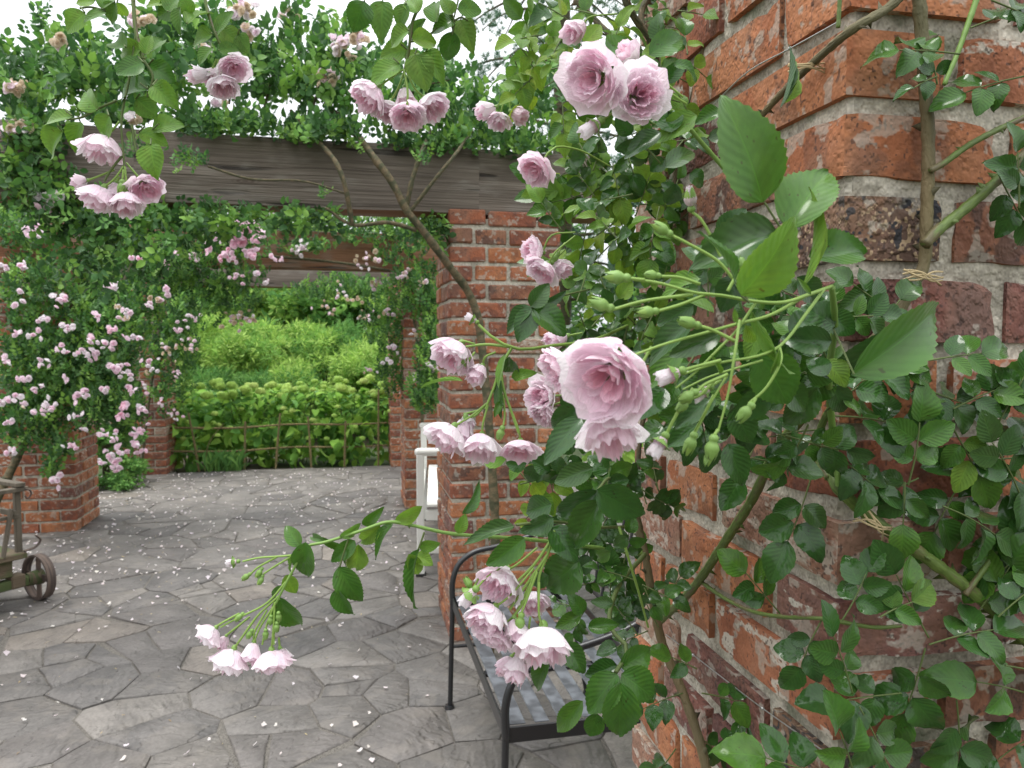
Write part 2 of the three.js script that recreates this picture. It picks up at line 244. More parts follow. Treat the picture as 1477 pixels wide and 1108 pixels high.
function pillar(label, u, v, top, o = {}) {
  const t = thing('brick_pillar', label, 'brick pillar', G(u + S / 2, 0, v + S / 2), TH, 'brick pillars of the pergola'), near = !!o.near, pit = o.pitch ?? 0.083, j = near ? 0.0165 : 0.0155, bh = pit - j, D = 0.105;
  const core = box(S - (o.near ? 0.018 : 0.022), top + 0.05, S - (o.near ? 0.018 : 0.022), 0.004); part(t, 'mortar', core, MORTAR, V(0, top / 2 - 0.026, 0));
  const y0 = o.phase ?? 0; let k = 0;
  for (let y = y0; y < top - 0.03; y += pit, k++) {
    if (y + bh < 0.0) continue;
    const even = k % 2 === 0, long = even ? 0.24 : 0.165, a = even ? D : long, b = even ? long : D; // corner brick: a along its own face, b along the next
    const mid = S - a - b - 2 * j;
    for (let f = 0; f < 4; f++) { // f: front, right, back, left
      const fr = new THREE.Group(); fr.rotation.y = f * Math.PI / 2;
      for (const [w, d, x, nth] of [[a, b, -S / 2 + a / 2, 0], [mid, D, -S / 2 + a + j + mid / 2, 1]]) {
        let m = pick(['orange', 'red', 'orange', 'red', 'brown', 'maroon', 'flecked', 'orange', 'red', 'pale']);
        if (near) { const c = NEARCOL[k], key = f === 0 ? [c?.f, nth] : f === 3 ? [c?.l, 2 - nth === 2 ? 2 : 1] : f === 1 ? [c?.f, 2] : [null, 0]; if (f === 0 && nth === 0) m = c?.f[0] ?? m; else if (key[0]?.[key[1]]) m = key[0][key[1]]; }
        else if (o.tint && rnd() < 0.6) m = pick(o.tint);
        const jy = near ? 0 : R(-0.003, 0.003), z = S / 2 - d / 2, lift = R(-0.005, 0.003);
        const p = V(x, 0, z + lift).applyAxisAngle(V(0, 1, 0), f * Math.PI / 2);
        const me = part(t, 'brick', brickGeo(near, +(w * 1).toFixed(3), +bh.toFixed(4), +d.toFixed(3)), BR[m], V(p.x, y + bh / 2 + jy, p.z));
        me.rotation.set(R(-0.006, 0.006), f * Math.PI / 2 + R(-0.006, 0.006), R(-0.008, 0.008)); me.scale.set(R(0.985, 1.01), R(0.97, 1.03), 1);
      }
    }
  }
  if (o.chalk) for (const c of o.chalk) { const b = t.children.filter((m) => m.name === 'brick').sort((p, q) => p.position.distanceTo(c) - q.position.distanceTo(c))[0]; b.material = BR.chalk; }
  return t;
}
const LV = 1.94; // underside of the beams
const nearPillar = pillar('weathered brick pillar close to the iron bench, canes tied across its bricks', PU, PV, 2.15, { near: true, pitch: 0.0755, phase: 0.0245 - 0.0755 + 0.0077 });
const midPillar = pillar('red brick pillar at the far end of the black iron bench', 0.45, 3.47, LV, { tint: ['orange', 'red', 'brown'] });
pillar('red brick pillar behind the white bench', 0.45, 6.35, LV, { tint: ['orange', 'red'] });
pillar('red brick pillar at the end of the branch fence', 0.45, 8.5, LV, { tint: ['orange', 'red'] });
pillar('red brick pillar behind the old cart, its upper part hidden by pink roses', -1.94 - S, 6.1, LV, { tint: ['orange', 'red', 'orange'] });
pillar('red brick pillar beside the hydrangea hedge and branch fence', -1.84 - S, 8.5, LV, { tint: ['red', 'orange', 'red'] });
pillar('brick pillar carrying the far end of the grey timber beam', -1.84 - S, 3.3, LV, {});

// ---------------------------------------------------------------- timber beams
function beam(label, a, b, hgt, thick, o = {}) {
  const L = a.distanceTo(b), n = Math.round(L / 0.12), g = new THREE.BoxGeometry(L, hgt, thick, n, 4, 3), p = g.attributes.position, uv = g.attributes.uv, nn = g.attributes.normal;
  for (let i = 0; i < p.count; i++) {
    const x = p.getX(i), y = p.getY(i), z = p.getZ(i), N = [nn.getX(i), nn.getY(i), nn.getZ(i)].map(Math.abs);
    uv.setXY(i, N[0] > 0.5 ? z : x + 3, N[1] > 0.5 ? z : y + o.k * 0.3);
    const c = 0.012, ex = Math.abs(y) > hgt / 2 - 1e-4 && Math.abs(z) > thick / 2 - 1e-4 ? c * (0.5 + fbm(x / 5 + 2, y + z + 2, 16, 3, 31)) : 0;
    p.setXYZ(i, x, (Math.abs(y) - ex) * Math.sign(y) + 0.012 * (fbm(x / 8 + 2, y + 2, 8, 3, 33) - 0.5), (Math.abs(z) - ex) * Math.sign(z) + 0.01 * (fbm(x / 8 + 2, z + 5, 8, 3, 37) - 0.5));
  }
  g.computeVertexNormals();
  const t = thing('timber_beam', label, 'timber beam', a.clone().lerp(b, 0.5), Math.atan2(-(b.z - a.z), b.x - a.x), 'timber beams of the pergola');
  const m = new THREE.Mesh(g, [WOODGREY, WOODGREY, WOODGREY, WOODBROWN, o.m ?? WOODGREY, WOODGREY]); m.name = 'timber'; m.castShadow = m.receiveShadow = true; t.add(m);
  for (const x of [-L / 2 + 0.3, L / 2 - 0.3]) part(t, 'bolt', new THREE.CylinderGeometry(0.014, 0.014, 0.012, 10).rotateX(Math.PI / 2), M({ color: lin(0.05, 0.045, 0.04), roughness: 0.6, metalness: 0.7 }), V(x, 0.02, thick / 2 + 0.004));
  return t;
}
const BH = 0.31;
beam('thick grey weathered timber beam resting on the pillar by the iron bench', G(-2.6, LV + BH / 2 + 0.012, 3.47), G(1.2, LV + BH / 2 + 0.012, 3.6), BH, 0.2, { k: 1 });
beam('brown timber beam with pink roses, between the white bench and the old cart', G(-2.6, LV + BH / 2 + 0.012, 6.3), G(1.2, LV + BH / 2 + 0.012, 6.55), BH, 0.18, { k: 2, m: WOODBROWN });
beam('timber beam over the branch fence at the end of the walk', G(-2.6, LV + BH / 2 + 0.012, 8.7), G(1.2, LV + BH / 2 + 0.012, 8.75), BH, 0.18, { k: 3 });

// ---------------------------------------------------------------- leaves, petals, canes
const leafTex = (sd) => tex(256, 256, (u, v) => {
  const x = Math.abs(u - 0.5) * 2, mid = 1 - sm(0.0, 0.035, x), f = (v - x * 0.3) * 8.5, lv = (1 - sm(0.0, 0.08, Math.abs(f - Math.round(f)))) * sm(0.02, 0.1, x) * (1 - 0.6 * x);
  const n = fbm(u, v, 5, 5, 901 + sd), b = 0.5 + 0.42 * n; const c = [b * (0.9 + 0.3 * fbm(u, v, 3, 3, 910)), b, b * 0.9];
  let q = mixc(c, [0.98, 1, 0.72], clamp(0.8 * mid + 0.24 * lv, 0, 1)); q = mixc(q, [1, 0.85, 0.4], 0.5 * sm(0.9, 1, x) + 0.35 * sm(0.66, 0.74, fbm(u, v, 4, 3, 930 + sd))); return mixc(q, [0.5, 0.22, 0.1], 0.8 * sm(0.86, 0.92, vn(u * 17, v * 17, 17, 935 + sd)) * sm(0.5, 0.6, fbm(u, v, 3, 3, 940 + sd)));
});
const leafMaps = [leafTex(0), leafTex(31), leafTex(57)]; let leafNo = 0;
const leafBump = tex(256, 256, (u, v) => { const x = Math.abs(u - 0.5) * 2, f = (v - x * 0.3) * 8.5, d = Math.abs(f - Math.round(f)); return 0.25 + 0.55 * sm(0, 0.5, d) * sm(0, 0.2, x) + 0.2 * fbm(u, v, 9, 3, 920) - 0.2 * (1 - sm(0, 0.06, x)); }, false);
const oneLeaf = (r, g, b, o = {}) => MP({ color: lin(r, g, b), map: leafMaps[leafNo++ % 3], bumpMap: leafBump, bumpScale: o.bump ?? 0.0005, roughness: 0.95, transmission: o.tr ?? 0.32, thickness: 0, clearcoat: o.coat ?? 0.6, clearcoatRoughness: o.cr ?? 0.3, specularIntensity: 0.4, side: THREE.DoubleSide });
const leafMat = (r, g, b, o) => [[1, 1, 1], [0.85, 0.9, 0.9], [1.18, 1.06, 0.95]].map((k) => oneLeaf(r * k[0], g * k[1], b * k[2], o));
const LEAF = {
  dark: leafMat(0.04, 0.14, 0.018, { coat: 0.8, cr: 0.12, tr: 0.22 }), deep: leafMat(0.036, 0.12, 0.018, { coat: 0.8, cr: 0.12, tr: 0.22 }), blue: leafMat(0.046, 0.135, 0.03, { coat: 0.85, cr: 0.2, tr: 0.22 }),
  mid: leafMat(0.068, 0.205, 0.02, { coat: 0.65, cr: 0.18, tr: 0.27 }), fresh: leafMat(0.17, 0.37, 0.04, { coat: 0.4, cr: 0.4, tr: 0.42 }), lime: leafMat(0.27, 0.48, 0.05, { coat: 0.3, cr: 0.45, tr: 0.5 }), matt: leafMat(0.125, 0.28, 0.05, { coat: 0.12, cr: 0.5, tr: 0.45 }),
};
function leafGeo({ w = 0.66, nl = 8, nw = 1, serr = 0, fold = 0.22, curl = 0.12, wave = 0.02, ph = 0, side = 0 } = {}) {
  const pos = [], uv = [], idx = [], C = 2 * nw + 1;
  for (let i = 0; i <= nl; i++) {
    const t = i / nl, h = w / 2 * (i === 0 || i === nl ? 0.012 : Math.pow(Math.sin(Math.PI * Math.pow(t, 0.82)), 0.72) * (1 - 0.12 * t));
    for (let k = -nw; k <= nw; k++) {
      const s = k / nw, edge = Math.abs(k) === nw; let x = s * h, y = t; if (edge && i > 0 && i < nl && serr) { x *= 1 + serr * (i % 2 ? 1 : -1); y += serr * 0.25 * (i % 2 ? 1 : -0.6); }
      const a = Math.abs(x), z = fold * a + 0.5 * a * a - 0.25 * Math.pow(t - 0.4, 2) * (1 - curl) - curl * t * t * (1 + 0.2 * s) + wave * Math.sin(t * 9 + ph + (k > 0 ? 1.4 : 0)) * Math.abs(s) + side * x * t;
      pos.push(x, y, z); uv.push(0.5 + s * 0.5, t);
      if (i < nl && k < nw) { const q = i * C + k + nw; idx.push(q, q + 1, q + C, q + 1, q + C + 1, q + C); }
    }
  }
  const g = new THREE.BufferGeometry(); g.setAttribute('position', new THREE.Float32BufferAttribute(pos, 3)); g.setAttribute('uv', new THREE.Float32BufferAttribute(uv, 2)); g.setIndex(idx); g.computeVertexNormals(); return g;
}
const HERO = [0, 1, 2, 3].map((i) => leafGeo({ w: 0.7, nl: 26, nw: 3, serr: 0.035, fold: 0.12 + 0.1 * i, curl: 0.1 + 0.07 * i, wave: 0.012 + 0.006 * i, ph: i * 2, side: (i - 1.5) * 0.12 }));
const MIDL = [0, 1, 2, 3, 4, 5].map((i) => leafGeo({ w: 0.66 + 0.04 * (i % 3), nl: 12, nw: 2, serr: 0.03, fold: 0.1 + 0.14 * (i % 4), curl: -0.05 + 0.11 * i, wave: 0.015 + 0.009 * i, ph: i * 1.7, side: (i % 3 - 1) * 0.15 }));
const PINKS = (a, b, tr) => { const t = tex(128, 128, (u, v) => { const s = vn(u * 40, v * 5, 40, 951), n = fbm(u, v, 6, 4, 955); return mixc(a, b, clamp(0.5 * s + 0.9 * n - 0.35, 0, 1)); }); return MP({ map: t, roughness: 1, transmission: tr, thickness: 0, specularIntensity: 0.25, side: THREE.DoubleSide, bumpMap: petalBump, bumpScale: 0.0008 }); };
const petalBump = tex(128, 128, (u, v) => 0.6 * vn(u * 30, v * 4, 30, 960) + 0.4 * fbm(u, v, 7, 3, 961), false);
const PET = { white: PINKS([0.95, 0.91, 0.93], [0.93, 0.84, 0.89], 0.48), pale: PINKS([0.95, 0.83, 0.89], [0.92, 0.74, 0.83], 0.5), pink: PINKS([0.96, 0.79, 0.87], [0.94, 0.69, 0.8], 0.55), rose: PINKS([0.95, 0.7, 0.79], [0.93, 0.59, 0.71], 0.55), deep: PINKS([0.94, 0.6, 0.69], [0.91, 0.48, 0.6], 0.55), cream: PINKS([0.82, 0.73, 0.6], [0.64, 0.48, 0.3], 0.3) };
const GREEN = MP({ color: lin(0.16, 0.28, 0.055), roughness: 0.6, clearcoat: 0.2, clearcoatRoughness: 0.4 }), YOUNG = M({ color: lin(0.2, 0.32, 0.06), roughness: 0.55 }), OLIVE = M({ color: lin(0.085, 0.12, 0.03), roughness: 0.65 });
const barkMap = tex(256, 256, (u, v) => mixc([0.13, 0.095, 0.05], [0.055, 0.055, 0.025], sm(0.35, 0.65, fbm(u, v, 8, 5, 970))).map((x) => x * (0.75 + 0.5 * vn(u * 60, v * 60, 60, 2)))); barkMap.repeat.set(4, 6);
const BARK = M({ map: barkMap, bumpMap: brickBump, bumpScale: 0.003, roughness: 0.85 });
const greenBark = tex(256, 256, (u, v) => mixc([0.10, 0.15, 0.03], [0.12, 0.1, 0.045], sm(0.48, 0.66, fbm(u, v, 7, 5, 980))).map((x) => x * (0.75 + 0.5 * vn(u * 60, v * 60, 60, 6)))); greenBark.repeat.set(5, 4);
const CANE = M({ map: greenBark, roughness: 0.55 }), CANEBROWN = M({ map: tex(256, 256, (u, v) => mixc([0.17, 0.125, 0.06], [0.1, 0.09, 0.04], sm(0.35, 0.65, fbm(u, v * 0.25 + 0.2, 8, 5, 990))).map((x) => x * (0.7 + 0.6 * vn(u * 70, v * 20, 70, 2)))), bumpMap: brickBump, bumpScale: 0.002, roughness: 0.75 });

function petalGeo(o) { // o: R radius, H height, A half angle, ref reflex, cup, ph
  const nt = o.nt ?? 7, ns = o.ns ?? 6, pos = [], uv = [], idx = [], q1 = rnd() * 6, q2 = rnd() * 6;
  for (let i = 0; i <= nt; i++) for (let k = 0; k <= ns; k++) {
    const s = k / ns * 2 - 1, t = (i / nt) * (1 - 0.16 * s * s * (i / nt) + 0.05 * Math.sin(s * 5 + q1) * (i / nt)), wp = Math.pow(Math.max(0, Math.sin(Math.PI * (0.07 + 0.76 * t))), 0.65);
    let r = o.R * Math.pow(Math.sin(Math.min(1, t * 1.04) * Math.PI / 2), o.cup ?? 0.8), z = o.z0 + o.H * (t - 0.25 * t * t * (o.flat ?? 0)); const rf = o.ref * Math.pow(t, 3);
    r += rf * o.R; z -= rf * o.H * 0.75; r *= 1 + (o.pinch ?? 0) * s * s * t; r += o.ruf * Math.sin(s * 7 + q1) * t * t * o.R; z += o.ruf * o.H * Math.sin(s * 5 + q2 + t * 3) * t * t;
    const a = o.ph + s * o.A * wp + (o.twist ?? 0) * t; pos.push(Math.cos(a) * r, Math.sin(a) * r, z); uv.push(k / ns, i / nt);
    if (i < nt && k < ns) { const b = i * (ns + 1) + k; idx.push(b, b + 1, b + ns + 1, b + 1, b + ns + 2, b + ns + 1); }
  }
  const g = new THREE.BufferGeometry(); g.setAttribute('position', new THREE.Float32BufferAttribute(pos, 3)); g.setAttribute('uv', new THREE.Float32BufferAttribute(uv, 2)); g.setIndex(idx); g.computeVertexNormals(); return g;
}
function sepalGeo(n, L, R0, up) { return merge(Array.from({ length: n }, (_, i) => { const a = i / n * 6.283 + rnd() * 0.4, g = leafGeo({ w: 0.36, nl: 5, nw: 1, fold: -0.5, curl: up ? -0.25 : 0.7 }); g.scale(L, L, L); g.rotateX(up ? 0.95 : 0.25); g.translate(0, R0 * 0.5, 0); g.rotateZ(a); return g; })); }
// a flower of radius 1 opening towards +z
function roseTemplate(kind) {
  const g = new THREE.Group(); g.name = 'rose_flower'; const add = (o, m) => { const p = part(g, 'petal', petalGeo(o), m); return p; };
  const L = { // rings: [count, R, H, z0, halfAngle, reflex, ruffle, cup, materials]
    open: [[6, 1.04, 0.95, -0.55, 0.7, 0.17, 0.035, 0.52, ['pale', 'white', 'pale']], [6, 0.94, 1.06, -0.54, 0.66, 0.09, 0.04, 0.52, ['pale', 'pink', 'pale']], [6, 0.78, 1.06, -0.5, 0.62, 0.05, 0.045, 0.56, ['pale', 'pink', 'pink']], [5, 0.56, 0.96, -0.44, 0.7, 0.06, 0.05, 0.7, ['pink', 'rose', 'pale']], [4, 0.37, 0.84, -0.38, 0.8, 0.05, 0.05, 0.8, ['rose', 'pink']], [3, 0.21, 0.78, -0.36, 1.0, 0.0, 0.05, 0.9, ['rose', 'deep']]],
    cup: [[6, 0.98, 0.98, -0.55, 0.62, 0.16, 0.03, 0.5, ['white', 'pale', 'white']], [7, 0.86, 1.12, -0.54, 0.58, 0.07, 0.035, 0.5, ['pale', 'white']], [7, 0.7, 1.14, -0.52, 0.52, 0.02, 0.05, 0.55, ['pale', 'pink']], [7, 0.52, 1.08, -0.5, 0.5, 0.0, 0.07, 0.6, ['pink', 'rose']], [6, 0.35, 1.0, -0.48, 0.6, 0.0, 0.08, 0.7, ['pink', 'rose']], [4, 0.18, 0.9, -0.46, 0.8, 0, 0.08, 0.8, ['rose', 'deep']]],
    bell: [[6, 0.96, 1.05, -0.6, 0.66, 0.22, 0.04, 0.42, ['white', 'white', 'pale']], [6, 0.82, 1.16, -0.58, 0.6, 0.12, 0.05, 0.45, ['pale', 'white', 'pink']], [6, 0.62, 1.2, -0.56, 0.56, 0.04, 0.06, 0.5, ['pink', 'pale']], [5, 0.4, 1.18, -0.55, 0.6, 0.02, 0.07, 0.6, ['pink', 'rose']]],
    half: [[4, 0.62, 1.35, -0.6, 0.95, 0.2, 0.04, 0.38, ['white', 'pale']], [4, 0.5, 1.5, -0.6, 0.95, 0.08, 0.04, 0.4, ['pale', 'pink']], [4, 0.34, 1.5, -0.58, 0.95, 0.02, 0.05, 0.45, ['pink']], [3, 0.18, 1.45, -0.55, 1.1, 0, 0.04, 0.5, ['rose']]],
  }[kind];
  L.forEach(([n, Rr, Hh, z0, A, ref, ruf, cup, ms], q) => { for (let i = 0; i < n; i++) { const k = R(0.9, 1.1), off = q > 1 ? 0.09 : 0.02; const pm = add({ R: Rr * k, H: Hh * R(0.88, 1.1), z0, A: A * R(0.9, 1.15), ref: ref * R(0.3, 1.8), ruf, cup, ph: (i + q * 0.5 + R(-0.2, 0.2)) / n * 6.283, twist: R(-0.15, 0.15), pinch: R(-0.06, 0.1), nt: kind === 'open' ? 9 : 7, ns: 10 }, PET[pick(ms)]); pm.position.set(R(-off, off), R(-off, off), R(-0.5, 0.5) * off); pm.rotation.set(R(-1, 1) * off, R(-1, 1) * off, 0); } });
  part(g, 'calyx', merge([new THREE.SphereGeometry(0.17, 8, 6).scale(1, 1, 1.3).translate(0, 0, -0.62), sepalGeo(5, 0.62, 0.1, true).translate(0, 0, -0.6)]), GREEN);
  return g;
}
const many = (k, n) => Array.from({ length: n }, () => roseTemplate(k)), FL = { open: many('open', 5), cup: many('cup', 5), bell: many('bell', 5), half: many('half', 4) };
function budTemplate(pink) {
  const g = new THREE.Group(); g.name = 'rose_bud';
  const prof = [[0, -1.0], [0.22, -0.98], [0.34, -0.78], [0.33, -0.6], [0.26, -0.48], [0.42, -0.3], [0.52, 0.0], [0.45, 0.35], [0.24, 0.68], [0.05, 0.85]].map(([r, z]) => new THREE.Vector2(r, z));
  part(g, 'bud', new THREE.LatheGeometry(pink ? prof.slice(4) : prof, 12).rotateX(Math.PI / 2), pink ? PET.pink : GREEN);
  part(g, 'hip', new THREE.SphereGeometry(0.33, 10, 8).scale(1, 1, 0.95).translate(0, 0, -0.72), GREEN);
  for (let i = 0; i < 5; i++) { const l = pink > 1; part(g, 'sepal', petalGeo({ R: l ? 0.62 : 0.58, H: l ? 0.95 : R(0.95, 1.15), z0: -0.52, A: 0.62, ref: l ? R(0.3, 0.7) : -0.62 + R(0, 0.2), ruf: 0.015, cup: 0.42, ph: i * 1.257, nt: 7, ns: 4 }), pick([YOUNG, GREEN, GREEN])); }
  if (pink) for (let i = 0; i < 5; i++) part(g, 'petal', petalGeo({ R: pink > 1 ? 0.58 : 0.42, H: pink > 1 ? 1.5 : 1.15, z0: -0.45, A: 0.95, ref: pink > 1 ? -0.1 : -0.45, ruf: 0.03, cup: 0.4, ph: i * 1.257, nt: 6, ns: 6 }), PET[pick(['pale', 'white', 'pink'])]);
  return g;
}
const BUD = [budTemplate(0), budTemplate(0), budTemplate(1), budTemplate(2)];
const Q0 = V(0, 0, 1);
const quatTo = (dir, roll) => new THREE.Quaternion().setFromUnitVectors(Q0, dir.clone().normalize()).multiply(new THREE.Quaternion().setFromAxisAngle(Q0, roll));

class Plant {
  constructor(name, label, base, group) { this.t = thing(name, label, 'climbing rose', base, 0, group); this.b = base; this.stems = { green: [], young: [] }; this.kept = 0; this.extra = []; }
  leafW(base, tip, width, normal, mat, hero, name = 'leaf') {
    const Y = tip.clone().sub(base), L = Y.length(); if (L < 1e-4) return; Y.normalize();
    const Z = normal.clone().addScaledVector(Y, -normal.dot(Y)).normalize(), X = Y.clone().cross(Z), g = pick(hero ? HERO : MIDL), m = new THREE.Matrix4().makeBasis(X.multiplyScalar(width / 0.7), Y.multiplyScalar(L), Z.multiplyScalar(L * 0.9)); m.setPosition(base.clone().sub(this.b));
    const me = new THREE.Mesh(g, pick(mat)); me.name = name; m.decompose(me.position, me.quaternion, me.scale); this.t.add(me); this.kept++; return me;
  }
  // a leaf traced from the photograph: base and tip pixel, depth, width in pixels, how far the tip leans away, turn about its own length
  leaf(bx, by, tx, ty, d, wpx, mat = 'mid', o = {}) {
    const B = P(bx, by, d), T = P(tx, ty, d + (o.dz ?? R(-0.012, 0.02))), n = V(0, 0.25, 1).applyAxisAngle(T.clone().sub(B).normalize(), o.roll ?? R(-0.35, 0.35));
    const me = this.leafW(B, T, wpx * d / FPX, n, LEAF[mat], o.hero ?? wpx > 34);
    if (o.stem) this.stem([P(o.stem[0], o.stem[1], o.stem[2] ?? d), B], 0.0008, 0.0007);
    return me;
  }
  stem(pts, r0, r1, young) { this.stems[young ? 'young' : 'green'].push(tube(pts.map((p) => p.clone().sub(this.b)), r0, r1, 5, Math.max(3, pts.length * 3))); }
  stemPx(list, r0, r1, young = true) { this.stem(list.map(([x, y, d]) => P(x, y, d)), r0, r1, young); }
  cane(pts, r0, r1, mat, thorns = 0, name = 'cane') { const g = tube(pts.map((p) => p.clone().sub(this.b)), r0, r1, 8, Math.max(8, pts.length * 8), 0.06, thorns); return part(this.t, name, g, mat); }
  // compound leaf: n leaflets on one stalk
  compound(base, dir, normal, L, n, mats) {
    dir = dir.clone().normalize(); const side = dir.clone().cross(normal).normalize(), N = side.clone().cross(dir).normalize(), pairs = (n - 1) / 2, len = L * (0.55 + 0.5 * pairs), bend = R(-0.12, 0.12), pt = (t) => base.clone().addScaledVector(dir, len * t).addScaledVector(side, bend * len * t * t).addScaledVector(N, -0.1 * len * t * t);
    this.stem([base, pt(0.4), pt(0.75), pt(1)], 0.0009, 0.0006);
    const lf = (p, a, s) => { const d = dir.clone().multiplyScalar(Math.cos(a)).addScaledVector(side, Math.sin(a)).addScaledVector(N, R(-0.3, 0.15)).normalize(), l = L * s * R(0.9, 1.1); this.leafW(p, p.clone().addScaledVector(d, l), l * R(0.72, 0.88), N.clone().add(V(R(-0.45, 0.45), R(-0.3, 0.4), R(-0.3, 0.3))), LEAF[pick(mats)]); };
    for (let k = 0; k < pairs; k++) { const t = 0.42 + 0.46 * k / Math.max(1, pairs - 0.5); for (const s of [-1, 1]) lf(pt(t).addScaledVector(side, s * L * 0.04), s * R(0.85, 1.25), 0.72 + 0.14 * k); }
    lf(pt(1), R(-0.15, 0.15), 1);
  }
  flower(kind, px, py, d, rpx, dir, o = {}) {
    const g = (o.t ?? pick(FL[kind])).clone(), p = P(px, py, d), s = rpx * d / FPX * { open: 0.8, bell: 0.86, cup: 0.95, half: 1.05 }[kind]; g.position.copy(p).sub(this.b); g.scale.set(s * R(0.9, 1.06), s * R(0.9, 1.06), s * R(0.9, 1.08)); g.quaternion.copy(quatTo(V(...dir), R(0, 6.28))); this.t.add(g);
    if (o.stem) this.stem([p.clone().addScaledVector(V(...dir).normalize(), -0.62 * s), ...o.stem.map(([x, y, q]) => P(x, y, q ?? d))], 0.0011, 0.001, true);
    return g;
  }
  bud(px, py, d, lpx, ang, o = {}) { // ang: screen direction of the tip in degrees, 0 to the right, 90 up
    const a = ang * Math.PI / 180, dir = V(Math.cos(a), Math.sin(a), R(-0.2, 0.3)).normalize(), g = BUD[o.k ?? (rnd() < 0.5 ? 0 : 1)].clone(), s = lpx / 2.3 * d / FPX, p = P(px, py, d); g.position.copy(p).sub(this.b); g.scale.setScalar(s); g.quaternion.copy(quatTo(dir, R(0, 6.28))); this.t.add(g);
    if (o.stem) this.stem([p.clone().addScaledVector(dir, -s * 0.95), ...o.stem.map(([x, y, q]) => P(x, y, q ?? d))], 0.001, 0.0011, true);
  }
  finish() {
    for (const [k, m] of [['green', OLIVE], ['young', YOUNG]]) if (this.stems[k].length) part(this.t, k === 'green' ? 'leaf_stalk' : 'flower_stalk', merge(this.stems[k]), m).userData.kind = 'stuff';
    return this.t;
  }
}

